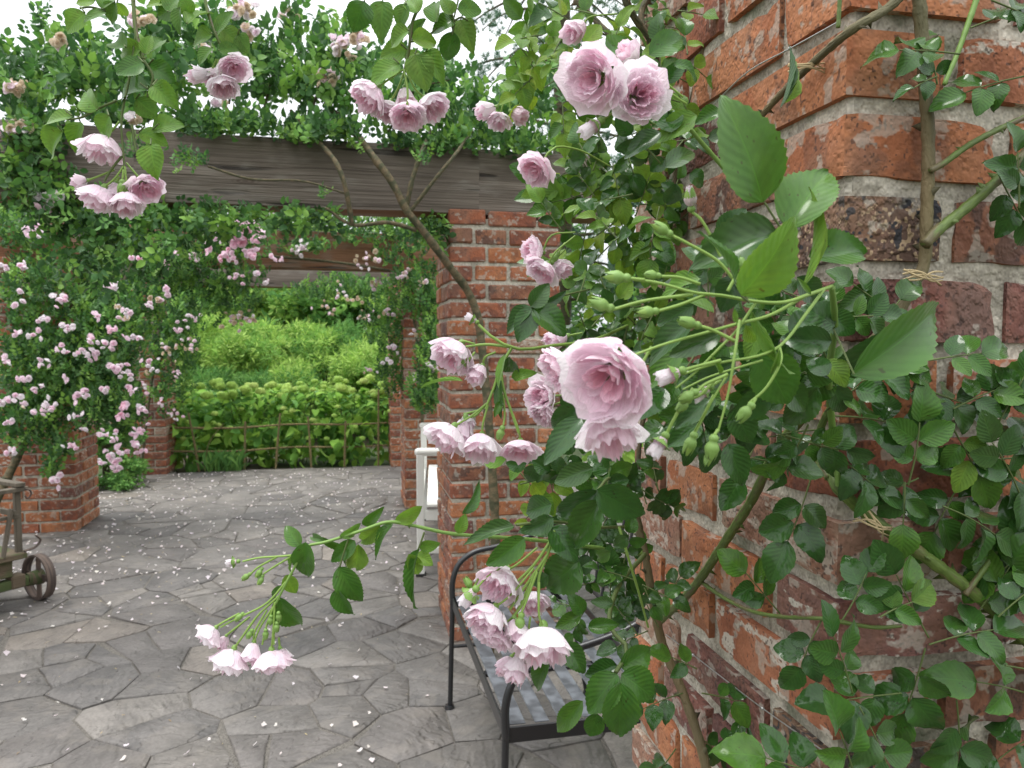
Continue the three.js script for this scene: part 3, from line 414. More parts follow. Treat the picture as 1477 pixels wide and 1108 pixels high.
// ---------------------------------------------------------------- the rose on the near pillar
const onWall = (px, py, off = 0.02) => P(px, py, wallD(px, py) - off);
const wallN = (px) => (px > 1213 ? V(SN, 0, CS) : V(-CS, 0, SN));
{ // canes and leaves against the pillar
  const p = new Plant('climbing_rose', 'glossy dark leaved rose canes tied flat against the weathered near brick pillar', G(PU + 0.35, 0, PV - 0.03), 'roses climbing the pergola');
  const W2 = (l, off) => l.map(([x, y]) => onWall(x, y, off));
  p.cane(W2([[1322, -60], [1326, 0], [1333, 100], [1339, 200], [1337, 300], [1331, 388], [1316, 410], [1298, 447], [1262, 490], [1225, 545]], 0.016), 0.0062, 0.0055, CANEBROWN, 14);
  p.cane(W2([[1334, 353], [1350, 335], [1384, 308], [1430, 268], [1500, 200]], 0.03), 0.0052, 0.0045, CANE, 6);
  p.cane(W2([[1342, 246], [1360, 236], [1400, 208], [1450, 182], [1500, 160]], 0.026), 0.003, 0.0025, CANE, 4);
  p.cane(W2([[1415, -20], [1398, 30], [1380, 80], [1362, 122]], 0.03), 0.003, 0.002, GREEN);
  p.cane(W2([[1310, -15], [1280, 12], [1230, 42], [1180, 84], [1130, 132], [1100, 165]], 0.02), 0.0042, 0.0036, CANEBROWN, 12);
  p.cane(W2([[1212, -10], [1209, 40]], 0.018), 0.002, 0.002, CANE);
  p.cane(W2([[1195, 680], [1212, 707], [1250, 742], [1284, 768], [1330, 800], [1400, 852], [1440, 885], [1510, 950]], 0.024), 0.0056, 0.0068, CANE, 10);
  p.cane(W2([[1392, 858], [1420, 820], [1450, 780], [1490, 750]], 0.03), 0.003, 0.002, CANE, 4);
  p.cane(W2([[1160, 600], [1130, 635], [1110, 668], [1088, 715], [1050, 775], [1000, 848], [952, 896]], 0.03), 0.0052, 0.0056, CANE, 12);
  p.cane(W2([[1010, 838], [1040, 860], [1085, 882], [1130, 890], [1190, 893], [1260, 905], [1300, 903]], 0.024), 0.0026, 0.0018, CANE, 8);
  p.cane(W2([[1212, 545], [1200, 585], [1185, 615], [1180, 660], [1195, 690]], 0.03), 0.0036, 0.0034, CANE, 8);
  p.cane([P(905, 690, 0.98), P(918, 745, 0.97), P(932, 810, 0.96), P(947, 895, 0.95), P(958, 935, 0.95), P(985, 1000, 0.93), P(1012, 1080, 0.9), P(1030, 1180, 0.88)], 0.0048, 0.006, CANEBROWN, 14);
  // raffia ties and a steel training wire
  const raffia = M({ color: lin(0.4, 0.31, 0.17), roughness: 0.9 });
  for (const [x, y, n] of [[1326, 398, 5], [1255, 752, 5], [1160, 100, 4]]) for (let i = 0; i < n; i++) { const a = R(-0.4, 0.4), c = onWall(x, y, 0.028); part(p.t, 'raffia_tie', tube([V(-0.017, R(-0.004, 0.004), 0.004), V(-0.006, R(-0.003, 0.003), 0.01), V(0.006, R(-0.003, 0.003), 0.01), V(0.02, R(-0.006, 0.006), 0.002)].map((v) => v.applyAxisAngle(V(0, 0, 1), a + (x === 1255 ? -0.6 : 0)).add(c).sub(p.b)), 0.001, 0.0008, 5), raffia); }
  // compound leaves: [x, y of the stalk's base, pixel angle of the stalk, leaflet length px, leaflets, tone]
  const D = ['dark', 'dark', 'deep', 'blue'], Fm = ['dark', 'mid', 'dark'], L1 = ['mid', 'mid', 'fresh'];
  const C = [[1352, 122, 100, 36, 3, Fm], [1352, 110, 200, 30, 3, D], [1385, 78, 170, 46, 5, Fm], [1400, 40, 20, 44, 5, D], [1400, 30, 150, 40, 5, Fm], [1430, 0, -20, 48, 5, D], [1477, 110, 190, 46, 5, Fm], [1440, 250, -60, 46, 5, D], [1470, 300, 100, 44, 5, D], [1290, 450, 150, 40, 5, D], [1270, 470, 60, 38, 3, D], [1240, 440, 190, 40, 5, D],
    [1240, 500, -20, 44, 5, Fm], [1215, 560, 20, 52, 7, D], [1205, 600, 0, 54, 5, Fm], [1290, 545, -30, 48, 5, Fm], [1340, 520, 10, 46, 5, Fm], [1330, 560, -20, 46, 5, D], [1400, 560, -10, 44, 5, Fm], [1375, 590, 30, 46, 5, Fm], [1370, 610, -60, 48, 7, L1], [1410, 640, 15, 44, 5, D], [1440, 610, 70, 44, 5, D], [1180, 620, 180, 46, 5, D], [1150, 600, 130, 46, 5, D], [1185, 660, 200, 50, 5, D], [1170, 690, -110, 54, 5, D], [1200, 650, -40, 50, 5, D], [1310, 700, 80, 52, 5, L1], [1305, 695, -90, 52, 3, Fm], [1325, 690, 200, 46, 3, D], [1390, 690, -120, 50, 5, Fm], [1360, 730, -20, 54, 5, D], [1430, 660, -40, 52, 5, D], [1470, 660, 180, 52, 5, D], [1470, 710, 120, 50, 5, D],
    [1440, 790, 30, 46, 5, D], [1440, 830, 60, 44, 5, Fm], [1460, 780, 150, 44, 5, D], [1470, 850, 100, 46, 5, D], [1470, 760, 230, 46, 5, Fm], [1070, 650, 190, 46, 5, Fm], [1090, 640, 240, 46, 3, Fm], [1120, 580, 200, 46, 5, D],
    [1125, 885, 130, 42, 5, Fm], [1120, 885, -160, 36, 3, Fm], [1180, 892, 80, 44, 5, Fm], [1185, 895, -120, 42, 5, D], [1215, 895, 60, 44, 5, Fm], [1225, 900, -70, 42, 5, D], [1270, 890, 30, 44, 3, ['mid', 'matt']], [1255, 900, -50, 40, 5, D],
    [1340, 920, 120, 56, 5, Fm], [1335, 935, -100, 62, 5, Fm], [1335, 935, 160, 58, 3, Fm], [1340, 930, 20, 54, 5, Fm], [1400, 900, 70, 56, 5, Fm], [1420, 910, 0, 56, 5, D], [1230, 1000, 110, 52, 5, Fm], [1225, 1010, -150, 56, 5, D], [1240, 1020, -60, 62, 5, D], [1260, 960, 150, 48, 5, D], [1300, 1000, 180, 56, 5, D], [1310, 1040, -120, 60, 5, D], [1300, 1080, 200, 64, 5, D], [1380, 1010, -80, 60, 5, D], [1420, 970, 40, 60, 5, Fm], [1390, 880, 120, 46, 3, Fm], [1440, 890, 50, 46, 5, Fm], [1450, 960, -10, 64, 5, Fm], [1340, 1080, 30, 62, 5, D],
    [1480, 1000, 160, 64, 3, Fm], [1450, 1075, 150, 66, 5, L1], [1500, 1060, 190, 66, 3, Fm], [1230, 1110, 110, 58, 3, ['mid']], [1200, 1120, 160, 60, 5, Fm], [1400, 1110, 90, 60, 5, Fm],
    [1000, 960, 60, 46, 5, Fm], [1005, 965, 150, 42, 3, Fm], [1012, 1000, -10, 46, 5, Fm], [985, 1000, 190, 42, 5, D], [960, 940, 170, 40, 5, D], [1005, 1060, -40, 34, 5, D], [1000, 1060, 190, 36, 5, Fm], [1030, 1080, 30, 34, 5, Fm], [960, 1050, 100, 40, 5, D], [975, 1080, -120, 44, 5, D], [950, 905, 120, 34, 5, D], [940, 880, 190, 34, 5, D], [955, 870, 60, 32, 5, D], [935, 910, -160, 34, 5, D], [900, 880, 160, 38, 5, Fm], [880, 860, 90, 32, 5, D]];
  const skip = new Set([4, 11, 25, 38, 41, 45, 46, 49, 51, 54, 57, 59, 61, 63, 64, 66, 67, 70, 72, 76, 77, 81, 83, 85, 88, 91, 93]);
  for (const [i, [x, y, a, l, n, ms]] of C.entries()) {
    if (skip.has(i)) continue;
    const left = x < 1060, d0 = left ? R(0.86, 0.97) : wallD(x, y) - R(0.022, 0.06), th = a * Math.PI / 180, L = l * d0 / FPX * (left ? 0.95 : 1.14), dir = V(Math.cos(th), Math.sin(th), R(-0.1, 0.35));
    p.compound(P(x, y, d0), dir, V(R(-0.55, 0.15), R(0.35, 1.15), 1), L, n === 7 ? 5 : n, ms);
  }
  p.finish();
}
{ // steel training wires stapled to the side of the pillar
  const steel = M({ color: lin(0.45, 0.45, 0.44), roughness: 0.35, metalness: 0.9 });
  for (const [l, lab] of [[[[960, 210], [1020, 160], [1077, 105], [1140, 70], [1207, 33]], 'thin steel training wire high on the side of the near brick pillar'], [[[960, 915], [1000, 945], [1045, 980], [1100, 1022], [1187, 1083]], 'thin steel training wire low on the side of the near brick pillar']]) {
    const pts = l.map(([x, y]) => onWall(x, y, 0.006)), b = pts[0], t = thing('steel_wire', lab, 'wire', b, 0, 'training wires on the pillar'); part(t, 'wire', tube(pts.map((p) => p.clone().sub(b)), 0.0008, 0.0008, 5, 20), steel);
    for (const i of [1, 3]) part(t, 'staple', new THREE.SphereGeometry(0.0022, 8, 6), steel, pts[i].clone().sub(b));
  }
}
{ // the spray that reaches out to the left of the pillar with the large open rose
  const p = new Plant('climbing_rose', 'arching rose spray with the biggest open pink rose and many green buds', onWall(1200, 560, 0.05), 'roses climbing the pergola');
  p.cane([onWall(1210, 700, 0.03), onWall(1200, 610, 0.05), P(1196, 540, 0.6), P(1204, 470, 0.55), P(1200, 415, 0.5)], 0.0034, 0.0022, GREEN, 6);
  const s = (l, r = 0.0017) => p.stemPx(l, r * 0.68, r * 0.46);
  s([[1200, 413, 0.5], [1172, 423, 0.48], [1130, 436, 0.46], [1091, 435, 0.45], [1040, 426, 0.44], [1001, 422, 0.44], [950, 408, 0.44], [905, 402, 0.44]], 0.0019);
  s([[1160, 428, 0.475], [1110, 455, 0.46], [1060, 468, 0.45], [1010, 482, 0.44], [960, 496, 0.43], [915, 512, 0.43]], 0.0017);
  s([[1190, 416, 0.49], [1165, 450, 0.48], [1128, 497, 0.47], [1095, 513, 0.46], [1030, 525, 0.45], [985, 540, 0.45]], 0.0017);
  s([[1067, 462, 0.45], [1060, 510, 0.44], [1050, 570, 0.44], [1036, 622, 0.44]], 0.0014);
  s([[1124, 500, 0.47], [1126, 522, 0.46], [1105, 560, 0.46], [1080, 582, 0.46]]);
  s([[1090, 437, 0.45], [1060, 480, 0.45], [1040, 500, 0.45], [1000, 540, 0.45], [975, 560, 0.45]], 0.0014);
  s([[1100, 520, 0.46], [1050, 535, 0.46], [1020, 545, 0.46], [985, 562, 0.46]], 0.0012);
  s([[1050, 540, 0.45], [1020, 590, 0.45], [1000, 625, 0.46]], 0.0012);
  p.flower('open', 880, 543, 0.43, 74, [-0.5, -0.42, 0.75], { t: FL.open[0] });
  p.flower('bell', 878, 622, 0.455, 56, [0.15, -0.8, 0.45], { stem: [[905, 560], [940, 500]] });
  p.flower('open', 806, 532, 0.56, 42, [-0.9, -0.3, 0.25], { stem: [[850, 510, 0.56], [900, 500, 0.5]] });
  // buds: x, y, depth, length px, angle, kind, stalk
  for (const [x, y, d, l, a, k, st] of [[890, 400, 0.44, 46, 175, 0, [[930, 404]]], [868, 440, 0.45, 44, 160, 1, [[930, 434], [1000, 425, 0.44]]], [934, 450, 0.44, 40, 185, 0, [[980, 440], [1020, 424]]], [955, 331, 0.46, 40, 150, 1, [[990, 350], [1036, 377], [1060, 405]]], [996, 288, 0.48, 42, 100, 2, [[1010, 315], [1030, 350], [1048, 390]]], [940, 397, 0.46, 34, 175, 0, [[980, 400], [1010, 410]]], [994, 466, 0.43, 42, 165, 1, [[1025, 475], [1060, 492]]], [1070, 382, 0.45, 30, 100, 0, [[1062, 400], [1050, 420]]], [970, 540, 0.44, 48, 200, 3, [[1000, 530], [1040, 520]]], [952, 640, 0.45, 46, 235, 3, [[975, 600], [1000, 560]]], [1027, 647, 0.44, 48, 262, 0, [[1036, 620]]], [1075, 595, 0.46, 42, 230, 1, [[1090, 575]]], [992, 572, 0.44, 40, 210, 0, [[1015, 556], [1050, 540]]], [996, 640, 0.46, 42, 250, 1, [[1010, 610], [1030, 570]]], [1015, 565, 0.455, 38, 215, 3, [[1040, 548]]], [985, 585, 0.45, 36, 220, 0, [[1010, 570], [1030, 550]]], [1022, 660, 0.45, 30, 250, 1, [[1036, 630]]]]) p.bud(x, y, d, l, a, { k, stem: st });
  const l = (...a) => p.leaf(...a);
  l(1103, 292, 1052, 133, 0.46, 112, 'mid', { dz: -0.02, roll: 0.05, hero: true, stem: [1130, 335, 0.465] });
  l(1137, 328, 1198, 226, 0.47, 88, 'mid', { dz: 0.01, roll: -0.35, hero: true, stem: [1130, 340, 0.47] });
  l(1122, 335, 1004, 368, 0.48, 78, 'blue', { dz: -0.01, roll: 0.25, hero: true });
  l(1168, 370, 1268, 349, 0.5, 62, 'mid', { dz: 0.01, roll: -0.1, hero: true });
  l(1070, 428, 1158, 322, 0.41, 84, 'fresh', { dz: -0.02, roll: 0.5, hero: true, stem: [1080, 436, 0.44] });
  l(1062, 408, 1030, 325, 0.42, 32, 'mid', { dz: -0.01, roll: 1.0, hero: true, stem: [1080, 436, 0.44] });
  l(1163, 412, 1188, 270, 0.47, 13, 'fresh', { dz: 0.0, roll: 1.1 });
  l(1232, 540, 1392, 432, 0.53, 86, 'mid', { dz: 0.03, roll: 0.25, hero: true, stem: [1200, 470, 0.55] });
  l(1290, 480, 1200, 552, 0.55, 60, 'blue', { dz: 0.01, roll: -0.4, hero: true });
  l(1062, 398, 1040, 450, 0.5, 44, 'blue'); l(1058, 395, 1110, 440, 0.5, 42, 'mid'); l(1200, 492, 1128, 488, 0.52, 44, 'blue', { hero: true }); l(1098, 512, 1142, 586, 0.5, 78, 'mid', { hero: true, roll: 0.2 });
  l(1130, 515, 1076, 548, 0.53, 60, 'mid'); l(1195, 540, 1165, 515, 0.54, 40, 'dark'); l(1205, 470, 1160, 440, 0.54, 50, 'blue'); l(1195, 455, 1235, 480, 0.55, 42, 'dark'); l(1190, 520, 1225, 552, 0.56, 44, 'fresh');
  l(1000, 462, 925, 524, 0.5, 44, 'blue', { hero: true, roll: 0.5 }); l(1010, 400, 950, 424, 0.5, 34, 'fresh', { roll: 0.7 }); l(1040, 480, 965, 512, 0.52, 40, 'blue', { hero: true }); l(1060, 520, 1000, 560, 0.52, 44, 'blue'); l(1030, 570, 975, 612, 0.5, 40, 'blue', { hero: true, roll: 0.3 });
  l(1010, 610, 965, 640, 0.55, 38, 'dark'); l(1120, 540, 1090, 500, 0.55, 40, 'dark'); l(1130, 560, 1170, 590, 0.57, 46, 'dark'); l(1140, 480, 1180, 450, 0.53, 42, 'blue'); l(1075, 470, 1100, 500, 0.5, 30, 'fresh', { roll: 0.8 }); l(1085, 450, 1120, 540, 0.47, 22, 'fresh', { roll: 0.9 }); l(1060, 590, 1085, 640, 0.58, 46, 'dark'); l(1050, 640, 1075, 700, 0.62, 44, 'dark', { hero: true });
  l(1000, 440, 945, 470, 0.55, 40, 'blue', { hero: true }); l(985, 500, 930, 560, 0.56, 42, 'mid', { hero: true, roll: 0.4 }); l(1050, 500, 1010, 530, 0.54, 40, 'mid', { hero: true }); l(1110, 560, 1060, 610, 0.56, 44, 'dark', { hero: true }); l(1160, 490, 1115, 460, 0.55, 42, 'mid', { hero: true }); l(1180, 560, 1130, 620, 0.6, 46, 'dark', { hero: true }); l(1020, 380, 985, 350, 0.58, 36, 'blue'); l(1040, 345, 1075, 300, 0.6, 44, 'blue', { hero: true }); l(1080, 380, 1130, 395, 0.56, 40, 'blue'); l(960, 560, 925, 600, 0.58, 40, 'dark'); l(1000, 600, 950, 600, 0.58, 34, 'mid'); l(1150, 400, 1190, 440, 0.56, 40, 'blue'); l(1100, 470, 1075, 520, 0.52, 34, 'fresh', { hero: true, roll: 0.5 }); l(1030, 450, 985, 430, 0.5, 26, 'fresh', { roll: 0.6 }); l(1060, 445, 1062, 475, 0.43, 9, 'fresh', { roll: 0.5 }); l(1125, 505, 1112, 545, 0.455, 10, 'fresh'); l(1170, 425, 1150, 400, 0.47, 9, 'fresh'); l(1040, 540, 1030, 515, 0.45, 8, 'fresh');
  l(1130, 150, 1172, 95, 0.55, 16, 'fresh', { roll: 0.9 }); l(1128, 155, 1150, 62, 0.55, 10, 'blue', { roll: 0.9 });
  fill(p, [[935, 430], [1210, 430], [1205, 640], [1080, 690], [950, 620]], 30, 0.6, 0.7, 0.022, 0.03, ['dark', 'blue', 'dark', 'mid']);
  p.finish();
}
// fill with single compound leaves inside an outline of pixels
function fill(p, poly, n, d0, d1, l0, l1, mats, o = {}) {
  const xs = poly.map((a) => a[0]), ys = poly.map((a) => a[1]), inside = (x, y) => { let c = false; for (let i = 0, j = poly.length - 1; i < poly.length; j = i++) if ((poly[i][1] > y) !== (poly[j][1] > y) && x < (poly[j][0] - poly[i][0]) * (y - poly[i][1]) / (poly[j][1] - poly[i][1]) + poly[i][0]) c = !c; return c; };
  for (let k = 0, g = 0; k < n && g < n * 30; g++) {
    const x = R(Math.min(...xs), Math.max(...xs)), y = R(Math.min(...ys), Math.max(...ys)); if (!inside(x, y)) continue; k++;
    const d = R(d0, d1), a = o.down ? -Math.PI / 2 + R(-1, 1) : rnd() * 6.283;
    p.compound(P(x, y, d), V(Math.cos(a), Math.sin(a), R(-0.5, 0.5)), V(R(-0.6, 0.6), R(-0.1, 1), R(0.2, 1)), R(l0, l1), o.n ?? pick([3, 5, 5, 7]), mats);
  }
}
{ // upper spray: roses beside the top of the pillar and the leafy mass between the pillars
  const p = new Plant('climbing_rose', 'leafy rose shoots with pink blooms hanging beside the top of the near pillar', G(PU - 0.05, 0, PV + 0.55), 'roses climbing the pergola');
  for (const l of [[[893, -20, 0.95], [915, 25, 0.96], [938, 58, 0.97], [955, 120, 1.0], [975, 200, 1.02]], [[945, -20, 1.0], [925, 20, 0.98], [935, 55, 0.97]], [[1052, -15, 0.95], [1040, 30, 0.98], [1015, 75, 1.0], [1005, 120, 1.02], [985, 200, 1.05], [965, 330, 1.06], [960, 480, 1.06], [925, 620, 1.05], [918, 740, 1.02]], [[985, -10, 1.05], [990, 60, 1.05], [980, 120, 1.05]], [[830, 0, 1.1], [870, 40, 1.08], [905, 70, 1.05]]]) p.cane(l.map(([x, y, d]) => P(x, y, d)), 0.0048, 0.0034, BARK, 10);
  p.cane([P(1060, 260, 0.74), P(1020, 215, 0.72), P(975, 165, 0.68), P(940, 150, 0.64)], 0.0025, 0.0018, GREEN);
  p.flower('open', 857, 113, 0.6, 52, [-0.6, -0.4, 0.65], { t: FL.open[1], stem: [[900, 100, 0.62], [945, 110, 0.64], [985, 140, 0.66]] });
  p.flower('cup', 922, 138, 0.6, 40, [0.1, -0.2, 1], { stem: [[950, 128, 0.63], [990, 150, 0.66]] });
  p.flower('half', 908, 82, 0.64, 24, [-0.5, 0.3, 0.6], { stem: [[940, 110, 0.64]] });
  p.bud(856, 182, 0.61, 44, 215, { k: 3, stem: [[880, 165], [920, 150]] });
  p.flower('half', 832, 42, 0.85, 24, [-0.5, -0.5, 0.4], { stem: [[850, 25], [890, 20]] });
  p.flower('open', 774, 244, 0.75, 29, [-0.5, -0.6, 0.5], { stem: [[795, 215, 0.75], [830, 215, 0.78], [880, 240, 0.85]] });
  p.flower('cup', 770, 362, 0.85, 24, [-0.8, 0.1, 0.4], { stem: [[795, 340], [830, 335]] }); p.flower('open', 784, 390, 0.84, 29, [-0.5, -0.7, 0.4], { stem: [[800, 365], [830, 340]] }); p.flower('half', 806, 385, 0.86, 20, [0.6, -0.4, 0.4], { stem: [[815, 360]] }); p.bud(800, 372, 0.85, 26, 60, { stem: [[815, 350]] });
  const l = (...a) => p.leaf(...a);
  l(937, 78, 992, 45, 0.62, 40, 'mid', { hero: true, roll: 0.1 }); l(972, 92, 1014, 100, 0.66, 24, 'mid'); l(957, 118, 990, 88, 0.7, 26, 'dark'); l(968, 190, 960, 150, 0.66, 44, 'dark'); l(1005, 165, 945, 200, 0.66, 40, 'fresh'); l(955, 165, 920, 150, 0.7, 36, 'mid'); l(1040, 160, 1000, 175, 0.64, 26, 'mid'); l(953, 190, 900, 222, 0.62, 34, 'blue', { hero: true, roll: 0.2 }); l(880, 80, 920, 45, 0.7, 50, 'mid'); l(960, 240, 1005, 215, 0.75, 34, 'blue'); l(975, 265, 962, 300, 0.75, 30, 'blue'); l(995, 250, 1020, 265, 0.76, 28, 'dark');
  fill(p, [[750, 30], [860, 0], [1000, 0], [1010, 230], [930, 300], [850, 200], [760, 120]], 40, 0.85, 1.15, 0.026, 0.036, ['mid', 'fresh', 'fresh', 'lime', 'dark']);
  fill(p, [[870, 190], [1010, 190], [1015, 330], [960, 480], [830, 480], [800, 300]], 40, 0.8, 1.05, 0.022, 0.03, ['blue', 'dark', 'dark', 'mid', 'fresh']);
  fill(p, [[800, 270], [840, 200], [900, 260], [890, 420], [840, 420], [810, 330]], 22, 0.9, 1.15, 0.03, 0.04, ['fresh', 'lime', 'fresh', 'mid']);
  fill(p, [[730, 60], [800, 20], [830, 80], [770, 130], [740, 120]], 6, 0.9, 1.0, 0.022, 0.03, ['fresh', 'lime']);
  p.finish();
}
{ // middle sprays with nodding pale roses
  const p = new Plant('climbing_rose', 'rose shoots with nodding pale roses in front of the brick pillar behind the iron bench', G(PU - 0.06, 0, PV + 0.58), 'roses climbing the pergola');
  const s = (l, r = 0.0016, y = true) => p.stemPx(l, r, r * 0.75, y);
  s([[905, 470, 0.9], [850, 492, 0.8], [800, 498, 0.75], [745, 503, 0.72], [715, 490, 0.72], [690, 468, 0.72]], 0.002); s([[735, 500, 0.72], [700, 497, 0.72], [672, 500, 0.72]]);
  s([[738, 502, 0.72], [722, 530, 0.72], [712, 560, 0.72], [700, 590, 0.72]]); s([[722, 530, 0.72], [726, 560, 0.72], [738, 595, 0.72], [748, 625, 0.72]]);
  p.bud(682, 461, 0.72, 24, 150, { k: 3 });
  p.flower('cup', 655, 510, 0.72, 34, [-0.45, -0.7, 0.5], { stem: [[668, 492], [685, 496]] }); p.flower('half', 690, 537, 0.72, 22, [-0.4, -0.7, 0.5], { stem: [[700, 515], [715, 508]] }); p.bud(668, 523, 0.715, 26, 210, { k: 3, stem: [[685, 508]] });
  p.flower('bell', 645, 630, 0.72, 36, [-0.5, -0.75, 0.4], { stem: [[680, 600], [702, 582]] }); p.flower('bell', 693, 644, 0.72, 33, [-0.1, -0.85, 0.5], { stem: [[697, 610], [704, 584]] }); p.flower('half', 668, 618, 0.73, 24, [-0.2, -0.9, 0.2], { stem: [[685, 600], [702, 582]] }); p.flower('open', 750, 648, 0.72, 31, [-0.05, -0.75, 0.5], { stem: [[748, 620], [740, 598]] }); p.flower('half', 674, 606, 0.735, 16, [0.3, -0.7, 0.4], { stem: [[690, 592]] }); p.bud(722, 625, 0.72, 28, 250, { k: 0, stem: [[728, 600], [726, 570]] });
  p.flower('cup', 783, 572, 0.78, 26, [-0.6, 0.0, 0.6], { stem: [[810, 570], [850, 560]] }); p.flower('cup', 786, 596, 0.78, 24, [-0.5, -0.6, 0.5], { stem: [[810, 580]] }); p.flower('half', 806, 488, 0.8, 24, [-0.7, -0.2, 0.3], { stem: [[840, 480]] });
  const l = (...a) => p.leaf(...a);
  l(765, 442, 793, 410, 0.7, 30, 'blue', { hero: true, roll: 0.3 }); l(766, 442, 725, 478, 0.7, 30, 'blue', { hero: true }); l(768, 444, 748, 492, 0.7, 38, 'blue', { hero: true }); l(768, 444, 820, 478, 0.7, 46, 'dark', { hero: true }); l(768, 442, 820, 425, 0.72, 20, 'blue', { roll: 0.8 }); s([[768, 443, 0.7], [800, 430, 0.75], [860, 415, 0.85]], 0.0012, false);
  l(667, 548, 605, 550, 0.6, 14, 'fresh', { roll: 0.9, hero: true }); l(735, 515, 742, 555, 0.71, 24, 'blue', { roll: 0.5 }); l(728, 510, 718, 560, 0.71, 20, 'fresh', { roll: 0.8 }); l(720, 545, 722, 605, 0.72, 20, 'dark', { roll: 0.6 }); l(738, 545, 765, 535, 0.72, 18, 'fresh'); l(725, 580, 712, 600, 0.72, 14, 'mid');
  l(832, 585, 795, 622, 0.66, 40, 'blue', { hero: true }); l(838, 602, 783, 668, 0.64, 42, 'blue', { hero: true, roll: 0.25 }); l(855, 675, 796, 697, 0.66, 36, 'blue', { hero: true }); l(812, 590, 830, 575, 0.72, 30, 'dark');
  l(863, 708, 797, 750, 0.68, 42, 'blue', { hero: true, roll: -0.2 }); l(866, 722, 820, 795, 0.67, 52, 'dark', { hero: true }); l(861, 707, 932, 747, 0.66, 56, 'dark', { hero: true, roll: 0.3 }); l(795, 728, 753, 740, 0.7, 42, 'blue', { hero: true }); l(742, 758, 668, 777, 0.68, 26, 'blue', { hero: true, roll: 0.5 }); l(757, 776, 704, 818, 0.68, 38, 'mid', { hero: true }); l(798, 748, 758, 770, 0.69, 28, 'blue'); l(795, 760, 835, 808, 0.7, 44, 'dark', { hero: true }); l(835, 810, 785, 852, 0.74, 66, 'dark', { hero: true }); l(880, 795, 855, 812, 0.72, 22, 'mid'); l(905, 775, 885, 790, 0.75, 22, 'blue');
  l(668, 742, 700, 695, 0.66, 20, 'mid', { roll: 0.7, hero: true }); l(660, 770, 672, 742, 0.67, 20, 'fresh');
  fill(p, [[740, 660], [790, 640], [800, 720], [770, 760], [735, 730]], 7, 0.78, 0.9, 0.024, 0.032, ['lime', 'fresh'], { n: 3 });
  fill(p, [[780, 560], [950, 620], [955, 760], [860, 830], [760, 760], [800, 660]], 26, 0.78, 1.0, 0.02, 0.028, ['dark', 'mid', 'blue', 'deep']);
  fill(p, [[790, 800], [930, 800], [940, 940], [850, 920]], 16, 0.85, 1.0, 0.017, 0.024, ['dark', 'mid', 'deep']);
  fill(p, [[830, 420], [960, 430], [960, 560], [900, 600], [840, 560]], 22, 0.8, 1.0, 0.018, 0.026, ['dark', 'blue', 'mid', 'fresh']);
  s([[930, 800, 0.92], [890, 850, 0.85], [880, 905, 0.8], [905, 935, 0.78], [888, 970, 0.75]], 0.003, false);
  s([[905, 700, 0.9], [880, 690, 0.8], [862, 708, 0.68]], 0.002, false); s([[900, 760, 0.85], [850, 760, 0.75], [795, 752, 0.7], [745, 757, 0.68]], 0.0018, false); s([[893, 760, 0.8], [905, 800, 0.8], [920, 850, 0.82], [935, 905, 0.85]], 0.0016);
  // low cluster over the bench
  s([[800, 765, 0.7], [790, 800, 0.7], [778, 830, 0.7], [777, 880, 0.7]]); s([[795, 780, 0.7], [770, 815, 0.7], [745, 840, 0.7]]); s([[790, 800, 0.7], [755, 850, 0.7], [735, 880, 0.7]]);
  p.flower('cup', 722, 838, 0.7, 36, [-0.4, -0.5, 0.7], { stem: [[745, 815], [775, 790]] }); p.flower('bell', 704, 893, 0.69, 38, [-0.45, -0.6, 0.6], { stem: [[735, 860], [770, 820]] }); p.flower('open', 713, 918, 0.7, 32, [-0.4, -0.7, 0.5], { stem: [[740, 890], [765, 840]] }); p.flower('bell', 783, 930, 0.68, 47, [-0.05, -0.8, 0.55], { stem: [[778, 890], [778, 840]] }); p.flower('half', 747, 962, 0.7, 25, [-0.3, -0.8, 0.5], { stem: [[758, 935], [765, 890]] }); p.flower('half', 730, 957, 0.72, 18, [-0.6, -0.6, 0.4], { stem: [[748, 935]] }); p.bud(679, 858, 0.69, 40, 230, { k: 3, stem: [[700, 835], [735, 810]] }); p.flower('cup', 768, 868, 0.74, 26, [0.2, -0.6, 0.6], { stem: [[770, 835]] }); p.flower('half', 745, 905, 0.69, 24, [0.2, -0.8, 0.4], { stem: [[755, 870], [770, 830]] }); p.bud(750, 898, 0.685, 34, 260, { stem: [[760, 865], [775, 825]] }); p.bud(676, 842, 0.7, 26, 120, { stem: [[690, 835]] });
  l(790, 952, 765, 1002, 0.72, 28, 'mid', { hero: true, roll: 0.5 }); l(812, 928, 845, 970, 0.74, 36, 'dark', { hero: true }); l(790, 830, 765, 842, 0.74, 30, 'dark'); l(885, 870, 852, 868, 0.76, 20, 'blue');
  l(842, 885, 822, 858, 0.76, 26, 'mid', { hero: true }); l(838, 888, 800, 905, 0.76, 24, 'mid', { hero: true }); l(848, 905, 892, 900, 0.77, 24, 'mid', { hero: true }); l(815, 888, 795, 872, 0.77, 22, 'mid');
  l(895, 985, 895, 1075, 0.72, 58, 'mid', { hero: true, roll: 0.05 }); l(897, 972, 948, 1008, 0.73, 56, 'mid', { hero: true, roll: -0.2 }); l(890, 972, 846, 1030, 0.73, 54, 'mid', { hero: true, roll: 0.3 }); l(895, 962, 945, 938, 0.76, 44, 'mid', { hero: true }); l(890, 960, 845, 975, 0.76, 34, 'dark', { hero: true }); l(840, 1012, 797, 1060, 0.74, 32, 'mid', { hero: true, roll: 0.3 }); l(862, 1030, 850, 1066, 0.75, 32, 'mid', { hero: true });
  p.finish();
}
